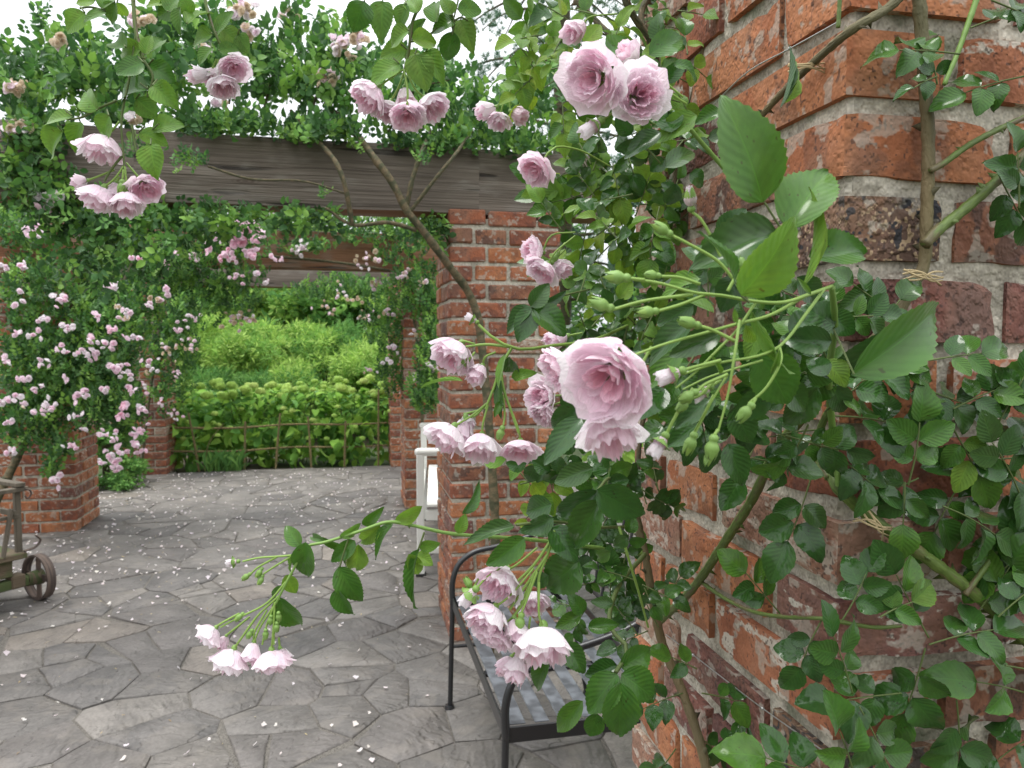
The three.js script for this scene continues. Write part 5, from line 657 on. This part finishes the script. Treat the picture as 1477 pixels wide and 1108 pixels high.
roseMass('pale rose on the pillars behind the white bench', G(0.5, 0, 6.3), {
  canes: [[[[612, 650, 6.1], [606, 560, 6.15], [600, 480, 6.2], [590, 420, 6.2]], 0.014, 0.01]],
  foliage: [{ pal: 'rose', s1: 0.05, blobs: [[600, 420, 6.1, 46, 50, 0.3, 200], [560, 470, 6.6, 40, 50, 0.4, 150], [570, 540, 6.6, 34, 50, 0.3, 130], [500, 420, 7.9, 80, 26, 0.3, 240]] }, { pal: 'rose', s1: 0.046, blobs: [[625, 470, 6.0, 22, 60, 0.2, 160], [615, 570, 5.9, 34, 40, 0.2, 200], [620, 520, 5.9, 26, 50, 0.2, 130], [480, 425, 7.9, 90, 14, 0.2, 120]] }],
  blooms: [[565, 500, 6.2, 4, ['white', 'pale']], [562, 520, 6.2, 2, ['white', 'pale']], [535, 535, 6.4, 3, FADED], [625, 530, 5.8, 4, ['white', 'pale']], [600, 545, 5.9, 3], [600, 480, 5.9, 3, FADED], [560, 450, 6.3, 5, FADED], [500, 430, 7.6, 8, FADED, 20], [470, 445, 7.6, 5, FADED, 14], [520, 460, 7.6, 5, FADED, 14], [540, 410, 6.3, 4, FADED], [610, 410, 5.9, 4, FADED]],
});

// ---------------------------------------------------------------- hydrangea hedge and branch fence
const headGeo = [0, 1, 2].map(() => { const gs = [], n = 46; for (let i = 0; i < n; i++) { const y = 1 - (i / (n - 1)) * 1.45, r = Math.sqrt(Math.max(0, 1 - y * y)), a = i * 2.4, d = V(Math.cos(a) * r, y, Math.sin(a) * r), g = new THREE.CircleGeometry(0.26, 4); g.rotateZ(R(0, 1.5)); g.applyQuaternion(new THREE.Quaternion().setFromUnitVectors(Q0, d.clone().add(V(R(-0.3, 0.3), R(-0.3, 0.3), R(-0.3, 0.3))).normalize())); const k = R(0.85, 1.06); g.translate(d.x * k, d.y * k * 0.75, d.z * k); gs.push(g); } gs.push(new THREE.IcosahedronGeometry(0.85, 1).scale(1, 0.72, 1)); return merge(gs); });
const LIME = [lin(0.38, 0.54, 0.11), lin(0.45, 0.58, 0.15), lin(0.32, 0.5, 0.09)].map((c) => MP({ color: c, roughness: 1, transmission: 0.2, thickness: 0, side: THREE.DoubleSide }));
const broad = [0, 1].map(() => { const g = leafGeo({ w: 0.72, nl: 6, nw: 1, fold: 0.2, curl: 0.35 }); return g; });
{
  const lab = ['hydrangea bush with lime green heads next to the pillar with faded roses', 'hydrangea bush with lime green heads behind the grass tuft at the fence', 'hydrangea bush with lime green heads in the middle of the branch fence', 'hydrangea bush with lime green heads at the fence end near the brick pillar'];
  [[-1.65, 9.2], [-1.05, 9.25], [-0.45, 9.2], [0.12, 9.15]].forEach(([u, v], i) => {
    const b = G(u, 0, v), t = thing('hydrangea_bush', lab[i], 'hydrangea', b, 0, 'hydrangeas behind the branch fence'), pts = [], low = [];
    for (let k = 0; k < 330; k++) { const a = R(0, 6.28), h = Math.sqrt(rnd()), y = R(0.05, 0.82); (y > 0.55 ? pts : low).push(V(Math.cos(a) * 0.44 * h, y, Math.sin(a) * 0.44 * h).add(V(0, 0, y < 0.55 ? 0.08 : 0))); }
    cloud(t, 'foliage', broad[i % 2], BGMATT, pts, PAL.hydr, 0.09, 0.15, { flat: 1 }); cloud(t, 'foliage', broad[(i + 1) % 2], BGMATT, low, PAL.hydr, 0.1, 0.16, { down: 1 });
    for (let k = 0; k < 7; k++) part(t, 'stem', tube([V(R(-0.15, 0.15), -0.04, R(-0.15, 0.15)), V(R(-0.3, 0.3), 0.75, R(-0.3, 0.3))], 0.006, 0.004, 5), OLIVE);
    for (let k = 0; k < 30; k++) { const a = R(0, 6.28), h = Math.sqrt(rnd()) * 0.5, hi = k < 24, m = part(t, 'flower_head', pick(headGeo), pick(LIME), V(Math.cos(a) * h, hi ? R(0.76, 0.93) : R(0.3, 0.7), hi ? Math.sin(a) * h : 0.44 + R(0, 0.05))); m.scale.setScalar(hi ? R(0.035, 0.07) : R(0.025, 0.04)); m.rotation.y = R(0, 6); }
  });
}
{
  const t = thing('branch_fence', 'low rustic fence of bare branches in front of the hydrangea hedge', 'fence', G(-0.7, 0, 8.68), TH), X = (u, y, w = 0) => V(u + 0.7, y, w);
  const twig = M({ map: barkMap, color: lin(2.1, 1.9, 1.7), roughness: 0.9 });
  for (const y of [0.21, 0.46]) { part(t, 'rail', tube([X(-1.95, y + 0.01), X(-1.2, y - 0.01, 0.01), X(-0.6, y + 0.015), X(-0.1, y, 0.01)], 0.013, 0.009, 7, 20, 0.1), twig); part(t, 'rail', tube([X(-0.35, y + 0.012, 0.02), X(0, y), X(0.42, y + 0.01, 0.01)], 0.012, 0.009, 7, 14, 0.1), twig); }
  for (const [u, h, k] of [[-1.55, 0.62, -0.1], [-1.1, 0.52, 0.02], [-0.78, 0.6, 0.06], [-0.4, 0.56, -0.03], [-0.05, 0.5, 0.02], [0.32, 0.86, 0.01]]) part(t, 'post', tube([X(u, -0.05, 0.025), X(u + k * 0.5, h / 2, 0.022), X(u + k, h, 0.03)], 0.014, 0.01, 7, 10, 0.12), twig);
  part(t, 'branch', tube([X(-1.5, 0.0, 0.03), X(-1.45, 0.3, 0.035), X(-1.3, 0.5, 0.03)], 0.007, 0.004, 6), twig);
  const blade = leafGeo({ w: 0.022, nl: 6, nw: 1, fold: 0.2, curl: 0.9 });
  const gt = thing('grass_tuft', 'tuft of thin arching grass at the foot of the branch fence', 'grass tuft', G(-1.3, 0, 8.6)); const m = new THREE.InstancedMesh(blade, BGMATT, 150), M4 = new THREE.Matrix4(), c = new THREE.Color();
  for (let i = 0; i < 150; i++) { const a = R(0, 6.28), e = R(0.1, 1.2), q = new THREE.Quaternion().setFromEuler(new THREE.Euler(e, a, 0, 'YXZ')), s = R(0.08, 0.19); m.setMatrixAt(i, M4.compose(V(R(-0.2, 0.2), -0.02, R(-0.06, 0.06)), q, V(s * 0.8, s, s))); m.setColorAt(i, c.setRGB(...pick(PAL.green))); } m.name = 'blade'; m.userData.kind = 'stuff'; gt.add(m);
}
// ---------------------------------------------------------------- trees and shrubs beyond
function shrub(name, label, cat, base, o) { // o: h, r, pads, per, pal, s, thin
  const t = thing(name, label, cat, base, 0, o.group); const pts = [], h = o.h, r = o.r;
  part(t, 'trunk', tube([V(0, -0.2, 0), V(R(-0.1, 0.1) * r, h * 0.3, 0), V(R(-0.2, 0.2) * r, h * 0.75, R(-0.2, 0.2) * r)], o.tr ?? 0.05 + h * 0.012, 0.02, 7, 10, 0.06), BARK);
  for (let i = 0; i < o.pads; i++) {
    const y = h * (o.low + (1 - o.low) * Math.pow(rnd(), 0.9)), k = (y / h - o.low) / (1 - o.low), rr = r * Math.sqrt(Math.max(0.05, 1 - Math.pow(k * 1.0, 2.2))) * R(0.35, 1), a = R(0, 6.28), c = V(Math.cos(a) * rr, y, Math.sin(a) * rr), pr = r * R(0.22, 0.4);
    if (i % 5 === 0) part(t, 'branch', tube([V(0, y * 0.55, 0), V(c.x * 0.5, y * 0.85, c.z * 0.5), c], 0.02 + h * 0.003, 0.008, 5, 6), BARK);
    for (let j = 0; j < o.per; j++) { const b = R(0, 6.28), q = pr * Math.sqrt(rnd()), out = V(c.x, 0, c.z).normalize().multiplyScalar(pr * 0.3); pts.push(V(c.x + Math.cos(b) * q + out.x, c.y + (o.flatness ?? 0.35) * pr * R(-1, 1) - 0.5 * q * q / pr * (o.droop ?? 0.5), c.z + Math.sin(b) * q + out.z)); }
  }
  const half = Math.floor(pts.length * 0.62), pool = o.thin ? THIN : CLUMP;
  const crown = new THREE.Group(); crown.name = 'crown'; t.add(crown);
  cloud(crown, 'foliage', pool[0], BGMATT, pts.slice(0, half), PAL[o.pal], o.s * 0.7, o.s * 1.2); cloud(crown, 'foliage', pool[1], BGMATT, pts.slice(half), PAL[o.pal2 ?? o.pal], o.s * 0.7, o.s * 1.2);
  return t;
}
const gp = (px, d) => { const p = P(px, 490, d); p.y = -0.045; return p; };
const SG = 'shrubs behind the hydrangea hedge', TG = 'trees around the garden';
shrub('shrub', 'tiered yellow green shrub behind the hydrangeas, beside the faded roses', 'shrub', gp(330, 11.5), { h: 1.75, r: 1.1, pads: 56, per: 26, pal: 'bright', pal2: 'bright', s: 0.13, low: 0.02, flatness: 0.1, droop: 0.9, group: SG, thin: 1 });
shrub('shrub', 'feathery bright green shrub rising over the middle of the hydrangea hedge', 'shrub', gp(470, 12.5), { h: 1.7, r: 1.2, pads: 50, per: 26, pal: 'bright', pal2: 'green', s: 0.13, low: 0.02, flatness: 0.12, droop: 0.9, group: SG, thin: 1 });
shrub('shrub', 'low dark green shrub in the shade behind the hydrangeas', 'shrub', gp(300, 10.6), { h: 0.95, r: 0.7, pads: 34, per: 22, pal: 'green', s: 0.12, low: 0.1, group: SG, thin: 1 });
shrub('shrub', 'low pale green shrub between the hydrangeas and the feathery shrub', 'shrub', gp(400, 10.9), { h: 1.0, r: 0.8, pads: 34, per: 22, pal: 'bright', pal2: 'green', s: 0.11, low: 0.1, group: SG, thin: 1 });
shrub('shrub', 'pale green shrub behind the white roses near the far brick pillar', 'shrub', gp(560, 11.2), { h: 1.35, r: 0.9, pads: 46, per: 24, pal: 'bright', s: 0.12, low: 0.1, group: SG, thin: 1 });
shrub('shrub', 'shrub of fine bright leaves beyond the pillar with faded roses', 'shrub', gp(170, 11.5), { h: 1.7, r: 1.2, pads: 50, per: 24, pal: 'bright', pal2: 'green', s: 0.14, low: 0.1, group: SG });
shrub('shrub', 'bright shrub beside the pillar behind the old cart', 'shrub', gp(-40, 9), { h: 1.5, r: 1.0, pads: 50, per: 24, pal: 'bright', pal2: 'green', s: 0.13, low: 0.1, group: SG });
shrub('shrub', 'low leafy plant between the two rose covered pillars near the cart', 'shrub', gp(148, 7.3), { h: 0.6, r: 0.32, pads: 26, per: 18, pal: 'green', s: 0.08, low: 0.05, group: 'shrubs beside the walk', tr: 0.02 });
const trees = [[420, 19, 3.9, 2.6, 'bright', 'light green tree above the tiered shrubs, under the second beam'], [560, 18, 3.7, 2.4, 'bright', 'light green tree behind the pale roses of the far pillar'], [250, 20, 4.3, 2.8, 'green', 'mid green tree behind the second beam and its pink roses'], [60, 17, 4.6, 2.8, 'green', 'leafy tree behind the pillar covered in pale pink roses'], [-160, 15, 5, 3, 'green', 'dense tree beyond the old cart'], [690, 21, 5, 2.8, 'green', 'tree rising behind the brick pillar by the iron bench'], [330, 26, 5.2, 3.4, 'green', 'distant tree between the second beam and the shrubs'], [500, 27, 5.0, 3.4, 'bright', 'distant pale tree over the end of the walk']];
for (const [x, d, h, r, pal, lab] of trees) shrub('tree', lab, 'tree', gp(x, d), { h, r, pads: 80, per: 24, pal, pal2: 'green', s: 0.3, low: 0.15, group: TG, tr: 0.14 });
shrub('shrub', 'dark shrub behind the backrest of the black iron bench', 'shrub', G(1.75, -0.045, 2.3), { h: 1.5, r: 0.7, pads: 46, per: 22, pal: 'green', pal2: 'green', s: 0.1, low: 0.06, group: 'shrubs beside the walk' });
shrub('shrub', 'tall leafy shrub between the near pillar and the bench pillar', 'shrub', G(2.2, -0.045, 3.9), { h: 2.3, r: 0.95, pads: 60, per: 22, pal: 'bright', pal2: 'green', s: 0.12, low: 0.06, group: 'shrubs beside the walk' });
shrub('tree', 'green tree seen between the near pillar and the bench pillar', 'tree', G(5.5, -0.045, 9), { h: 4.2, r: 2.2, pads: 70, per: 24, pal: 'green', pal2: 'conifer', s: 0.24, low: 0.12, group: TG });
{ // conifer with hanging sprays of needles
  const base = gp(800, 11), t = thing('conifer_tree', 'blue green conifer with drooping needle sprays above the bench pillar', 'conifer', base, 0, TG), tuft = [];
  part(t, 'trunk', tube([V(0, -0.2, 0), V(0.1, 4, 0), V(0, 11, 0)], 0.2, 0.04, 8, 16, 0.04), BARK);
  const gs = []; for (let i = 0; i < 22; i++) { const g = new THREE.BufferGeometry(), a = R(0, 6.28), e = R(0.1, 1.1), L = R(0.6, 1), d = V(Math.cos(a) * Math.cos(e), Math.sin(e), Math.sin(a) * Math.cos(e)).multiplyScalar(L), w = V(-Math.sin(a), 0, Math.cos(a)).multiplyScalar(0.04); g.setAttribute('position', new THREE.Float32BufferAttribute([w.x, w.y, w.z, -w.x, -w.y, -w.z, d.x, d.y, d.z], 3)); g.setAttribute('uv', new THREE.Float32BufferAttribute([0, 0, 1, 0, 0.5, 1], 2)); g.computeVertexNormals(); gs.push(g); }
  const needle = merge(gs);
  for (let i = 0; i < 74; i++) {
    const y = 2.0 + i * 0.11, a = i * 2.4, L = (1 - y / 13) * 2.9 * R(0.75, 1.1), dir = V(Math.cos(a), 0, Math.sin(a)), pt = (s) => V(dir.x * L * s, y + 0.35 * s - 0.85 * s * s, dir.z * L * s);
    part(t, 'branch', tube([pt(0), pt(0.35), pt(0.7), pt(1)], 0.028, 0.006, 5, 8), BARK);
    for (let k = 0; k < 46; k++) { const s = R(0.15, 1.0), side = R(-1, 1) * 0.42 * (1.1 - s * 0.5), q = pt(s); tuft.push(V(q.x - dir.z * side, q.y - Math.abs(side) * R(0, 0.35) + R(-0.12, 0.1), q.z + dir.x * side)); }
  }
  cloud(t, 'crown', needle, BGMATT, tuft, PAL.conifer, 0.09, 0.17, { tilt: 1.4 });
}
// ---------------------------------------------------------------- black iron bench
const IRON = MP({ color: lin(0.012, 0.0125, 0.014), roughness: 0.38, clearcoat: 0.4, clearcoatRoughness: 0.25, metalness: 0.1 });
const wearSheenTex = tex(256, 256, (u, v) => mixc([0.04, 0.044, 0.05], [0.115, 0.125, 0.14], sm(0.3, 0.75, fbm(u, v, 9, 5, 1201))));  // worn paint mottling, with the sky sheen on the slats painted in as blue-grey
wearSheenTex.repeat.set(3, 3); const SLAT = MP({ map: wearSheenTex, roughness: 0.5, clearcoat: 0.3, clearcoatRoughness: 0.3 });
{
  const u0 = 0.375, v0 = 1.84, v1 = 2.83, sy = 0.43, dep = 0.46, b = G(u0, 0, v0), t = thing('iron_bench', 'black iron bench with flat seat slats and curved arms between two brick pillars', 'bench', b, TH);
  const X = (u, y, v) => V(u, y, -v), L = v1 - v0;
  const strip = (w, h, l, x, y, v, nm, m = IRON) => part(t, nm, box(w, h, l, 0.002), m, X(x, y, v));
  strip(0.006, 0.042, L, 0.0, sy - 0.021, L / 2, 'seat_rail'); strip(0.006, 0.042, L, dep, sy - 0.021, L / 2, 'seat_rail');
  for (const v of [0, L]) part(t, 'seat_rail', box(dep, 0.042, 0.006, 0.002), IRON, X(dep / 2, sy - 0.021, v + (v ? 0.004 : -0.004)));
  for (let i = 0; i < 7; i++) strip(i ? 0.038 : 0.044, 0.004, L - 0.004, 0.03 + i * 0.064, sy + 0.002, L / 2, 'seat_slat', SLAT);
  for (const v of [0.33, 0.66]) part(t, 'cross_bar', box(dep - 0.01, 0.012, 0.025, 0.002), IRON, X(dep / 2, sy - 0.009, v));
  for (const v of [-0.004, L + 0.004]) {
    part(t, 'leg', tube([X(0, sy, v), X(-0.006, 0.22, v), X(-0.012, 0.0, v)], 0.0095, 0.0095, 8, 8), IRON); part(t, 'leg', tube([X(dep, sy, v), X(dep + 0.03, 0.2, v), X(dep + 0.07, 0, v)], 0.0095, 0.0095, 8, 8), IRON);
    part(t, 'foot', new THREE.CylinderGeometry(0.017, 0.02, 0.014, 12), IRON, X(-0.014, 0.009, v)); part(t, 'foot', new THREE.CylinderGeometry(0.017, 0.02, 0.014, 12), IRON, X(dep + 0.07, 0.009, v));
    part(t, 'stretcher', tube([X(-0.005, 0.24, v), X(dep + 0.03, 0.24, v)], 0.007, 0.007, 8, 3), IRON);
    const arm = tube([X(0, sy - 0.03, v), X(0.0, sy + 0.06, v), X(0.025, sy + 0.125, v), X(0.08, sy + 0.165, v), X(0.18, sy + 0.185, v), X(0.32, sy + 0.225, v), X(dep, sy + 0.3, v)], 0.011, 0.0095, 8, 40); part(t, 'armrest', arm, IRON);
    part(t, 'back_post', tube([X(dep, sy - 0.02, v), X(dep + 0.03, sy + 0.2, v), X(dep + 0.08, sy + 0.42, v)], 0.0095, 0.0095, 8, 10), IRON);
  }
  part(t, 'back_rail', tube([X(dep + 0.08, sy + 0.42, 0), X(dep + 0.08, sy + 0.46, L * 0.3), X(dep + 0.08, sy + 0.47, L / 2), X(dep + 0.08, sy + 0.46, L * 0.7), X(dep + 0.08, sy + 0.42, L)], 0.0095, 0.0095, 8, 24), IRON); part(t, 'back_rail', tube([X(dep + 0.012, sy + 0.07, 0), X(dep + 0.012, sy + 0.07, L)], 0.008, 0.008, 8, 4), IRON);
  for (let i = 1; i < 12; i++) part(t, 'back_bar', tube([X(dep + 0.012, sy + 0.07, L * i / 12), X(dep + 0.04, sy + 0.25, L * i / 12), X(dep + 0.08, sy + 0.44, L * i / 12)], 0.0055, 0.0055, 6, 6), IRON);
}
// ---------------------------------------------------------------- white bench in the next bay
{
  const wt = tex(256, 256, (u, v) => mixc([0.78, 0.78, 0.74], [0.66, 0.65, 0.6], fbm(u, v, 6, 5, 1301))), WHITE = M({ map: wt, roughness: 0.6 }), b = G(0.41, 0, 4.52), t = thing('white_bench', 'white painted garden bench with slatted seat between two brick pillars', 'bench', b, TH - 0.11), X = (u, y, v) => V(u, y, -v), L = 1.4;
  for (const v of [0, L]) {
    part(t, 'leg', box(0.045, 0.72, 0.042, 0.004), WHITE, X(0, 0.36, v)); part(t, 'leg', box(0.055, 0.9, 0.05, 0.004), WHITE, X(0.5, 0.45, v));
    part(t, 'armrest', at(new THREE.CapsuleGeometry(0.024, 0.5, 5, 12), 0, 0, 0, 0, 0, Math.PI / 2), WHITE, X(0.24, 0.735, v)); part(t, 'side_rail', box(0.44, 0.06, 0.03, 0.003), WHITE, X(0.25, 0.36, v)); part(t, 'side_rail', box(0.44, 0.035, 0.03, 0.003), WHITE, X(0.25, 0.15, v));
    part(t, 'foot', box(0.06, 0.014, 0.055, 0.002), M({ color: lin(0.02, 0.02, 0.02), roughness: 0.8 }), X(0, 0.008, v));
  }
  part(t, 'front_rail', box(0.03, 0.07, L - 0.05, 0.003), WHITE, X(0.0, 0.37, L / 2)); part(t, 'back_rail', box(0.03, 0.07, L - 0.05, 0.003), WHITE, X(0.5, 0.86, L / 2));
  for (let i = 0; i < 6; i++) part(t, 'seat_slat', box(0.066, 0.018, L + 0.05, 0.003), WHITE, X(0.07 + i * 0.078, 0.42, L / 2)); for (let i = 0; i < 9; i++) part(t, 'back_slat', box(0.02, 0.42, 0.06, 0.003), WHITE, X(0.5, 0.62, 0.12 + i * 0.145));
}
// ---------------------------------------------------------------- old hand cart with an iron wheel
{
  const rust = M({ map: tex(256, 256, (u, v) => mixc([0.17, 0.125, 0.1], [0.09, 0.068, 0.06], sm(0.35, 0.65, fbm(u, v, 8, 5, 1401)))), bumpMap: brickBump, bumpScale: 0.002, roughness: 0.75, metalness: 0.25 });
  const moss = M({ map: tex(256, 256, (u, v) => mixc([0.14, 0.105, 0.07], [0.075, 0.1, 0.035], sm(0.42, 0.6, fbm(u, v, 6, 5, 1411)))), bumpMap: woodBump, bumpScale: 0.003, roughness: 0.95 }), oldWood = M({ map: tex(256, 256, (u, v) => mixc([0.16, 0.135, 0.1], [0.095, 0.08, 0.06], vn(u * 60, v * 4, 60, 1421)).map((x) => x * (0.8 + 0.3 * fbm(u, v, 5, 4, 1422)))), roughness: 0.9 });
  const b = ground(57, 864), n = V(-0.48, 0, 0.875).normalize(), turn = Math.atan2(-n.z, n.x), t = thing('hand_cart', 'old wooden hand cart with a rusty iron wheel in front of a rose covered pillar', 'cart', b, turn);
  const RR = 0.122; // local x runs along the axle, from the wheel inwards
  const wheel = (x, z) => { const w = new THREE.Group(); w.name = 'wheel'; w.position.set(x, RR, z); w.rotation.y = Math.PI / 2; t.add(w);
    part(w, 'rim', merge([new THREE.CylinderGeometry(RR, RR, 0.046, 40, 1, true), new THREE.CylinderGeometry(RR - 0.009, RR - 0.009, 0.046, 40, 1, true), new THREE.RingGeometry(RR - 0.009, RR, 40).rotateX(-Math.PI / 2).translate(0, 0.023, 0), new THREE.RingGeometry(RR - 0.009, RR, 40).rotateX(Math.PI / 2).translate(0, -0.023, 0)]).rotateX(Math.PI / 2), rust).material.side = THREE.DoubleSide;
    for (let i = 0; i < 4; i++) part(w, 'spoke', box(0.036, RR - 0.03, 0.01, 0.002).translate(0, (RR - 0.03) / 2 + 0.02, 0).rotateZ(i * Math.PI / 2), rust);
    part(w, 'hub', new THREE.CylinderGeometry(0.034, 0.042, 0.08, 20).rotateX(Math.PI / 2).translate(0, 0, 0.025), moss); part(w, 'hub_cap', new THREE.CylinderGeometry(0.02, 0.024, 0.1, 14).rotateX(Math.PI / 2).translate(0, 0, 0.04), rust); };
  wheel(0, 0); wheel(0.62, 0); wheel(0, 0.75); wheel(0.62, 0.75);
  for (const z of [0, 0.75]) { part(t, 'axle', box(0.5, 0.05, 0.055, 0.006), moss, V(0.31, RR, z)); part(t, 'axle_block', box(0.07, 0.07, 0.07, 0.006), moss, V(0.12, RR + 0.01, z)); }
  part(t, 'deck', box(0.46, 0.03, 0.95, 0.004), moss, V(0.33, RR + 0.155, 0.39)); part(t, 'bolster', box(0.36, 0.09, 0.08, 0.006), moss, V(0.33, RR + 0.09, 0)); part(t, 'bolster', box(0.36, 0.09, 0.08, 0.006), moss, V(0.33, RR + 0.09, 0.75));
  for (const x of [0.12, 0.54]) { for (const z of [-0.04, 0.36, 0.8]) part(t, 'post', box(0.03, 0.35, 0.026, 0.003), oldWood, V(x, RR + 0.34, z)); part(t, 'side_rail', box(0.045, 0.022, 0.95, 0.003), oldWood, V(x, RR + 0.525, 0.39)); part(t, 'side_rail', box(0.018, 0.03, 0.92, 0.003), oldWood, V(x + 0.025, RR + 0.38, 0.39)); }
  part(t, 'end_rail', box(0.5, 0.022, 0.04, 0.003), oldWood, V(0.33, RR + 0.5, -0.06)); part(t, 'end_rail', box(0.42, 0.02, 0.02, 0.003), oldWood, V(0.33, RR + 0.36, -0.05));
  part(t, 'brace', box(0.014, 0.26, 0.03, 0.003).rotateZ(0.2), oldWood, V(0.19, RR + 0.28, -0.07)); part(t, 'scroll', tube([V(0.1, RR + 0.5, -0.08), V(0.075, RR + 0.49, -0.08), V(0.07, RR + 0.465, -0.08), V(0.09, RR + 0.45, -0.08), V(0.1, RR + 0.465, -0.08)], 0.005, 0.004, 6, 16), rust); part(t, 'scroll', tube([V(0.12, RR + 0.18, -0.09), V(0.06, RR + 0.19, -0.09), V(0.035, RR + 0.22, -0.09), V(0.06, RR + 0.25, -0.09)], 0.007, 0.005, 6, 16), rust);
}
// ---------------------------------------------------------------- fallen petals and dry litter on the paving
{
  const g = petalGeo({ R: 1, H: 0.5, z0: -0.2, A: 0.8, ref: 0.1, ruf: 0.1, cup: 0.7, ph: 0, nt: 3, ns: 3 }).translate(-0.5, 0, 0), N = 1900, m = new THREE.InstancedMesh(g, PET.white, N), M4 = new THREE.Matrix4(), c = new THREE.Color();
  const spot = () => { for (;;) { const u = R(-3.6, 0.42), v = R(1.5, 8.5), k = 0.28 + 0.9 * sm(3.2, 6.5, v) * (0.4 + fbm(u / 6 + 2, v / 9 + 1, 9, 3, 1501)) + 0.7 * sm(-0.9, -2, u) * sm(3, 5, v); if (rnd() < k * 0.8) return [u, v]; } };
  for (let i = 0; i < N; i++) { const [u, v] = spot(), s = R(0.008, 0.022); m.setMatrixAt(i, M4.compose(G(u, 0.009 + s * 0.15, v), new THREE.Quaternion().setFromEuler(new THREE.Euler(-Math.PI / 2 + R(-0.5, 0.5), R(-0.5, 0.5), R(0, 6.28))), V(s, s * R(0.7, 1), s))); const k = R(0.9, 1.08); m.setColorAt(i, c.setRGB(k, k * R(0.92, 1.02), k * R(0.88, 1))); }
  m.name = 'fallen_petals'; m.userData = { kind: 'stuff', label: 'white rose petals scattered over the stone paving', category: 'petals' }; scene.add(m);
  const lg = leafGeo({ w: 0.35, nl: 2, nw: 1, fold: 0.2, curl: 0.3 }), K = 1300, q = new THREE.InstancedMesh(lg, M({ color: lin(1, 1, 1), roughness: 1, side: THREE.DoubleSide }), K);
  for (let i = 0; i < K; i++) { const [u, v] = spot(), s = R(0.006, 0.02); q.setMatrixAt(i, M4.compose(G(u, 0.006, v), new THREE.Quaternion().setFromEuler(new THREE.Euler(-Math.PI / 2 + R(-0.2, 0.2), 0, R(0, 6.28))), V(s * R(0.4, 1), s, s))); q.setColorAt(i, c.setRGB(...pick([[0.5, 0.4, 0.2], [0.4, 0.3, 0.16], [0.6, 0.5, 0.3], [0.22, 0.16, 0.09]]))); }
  q.name = 'dry_litter'; q.userData = { kind: 'stuff', label: 'dry yellow plant litter strewn over the paving', category: 'litter' }; scene.add(q);
}
scene.traverse((o) => { if (o.isMesh) { o.castShadow = true; o.receiveShadow = true; } });
renderer.render(scene, camera);
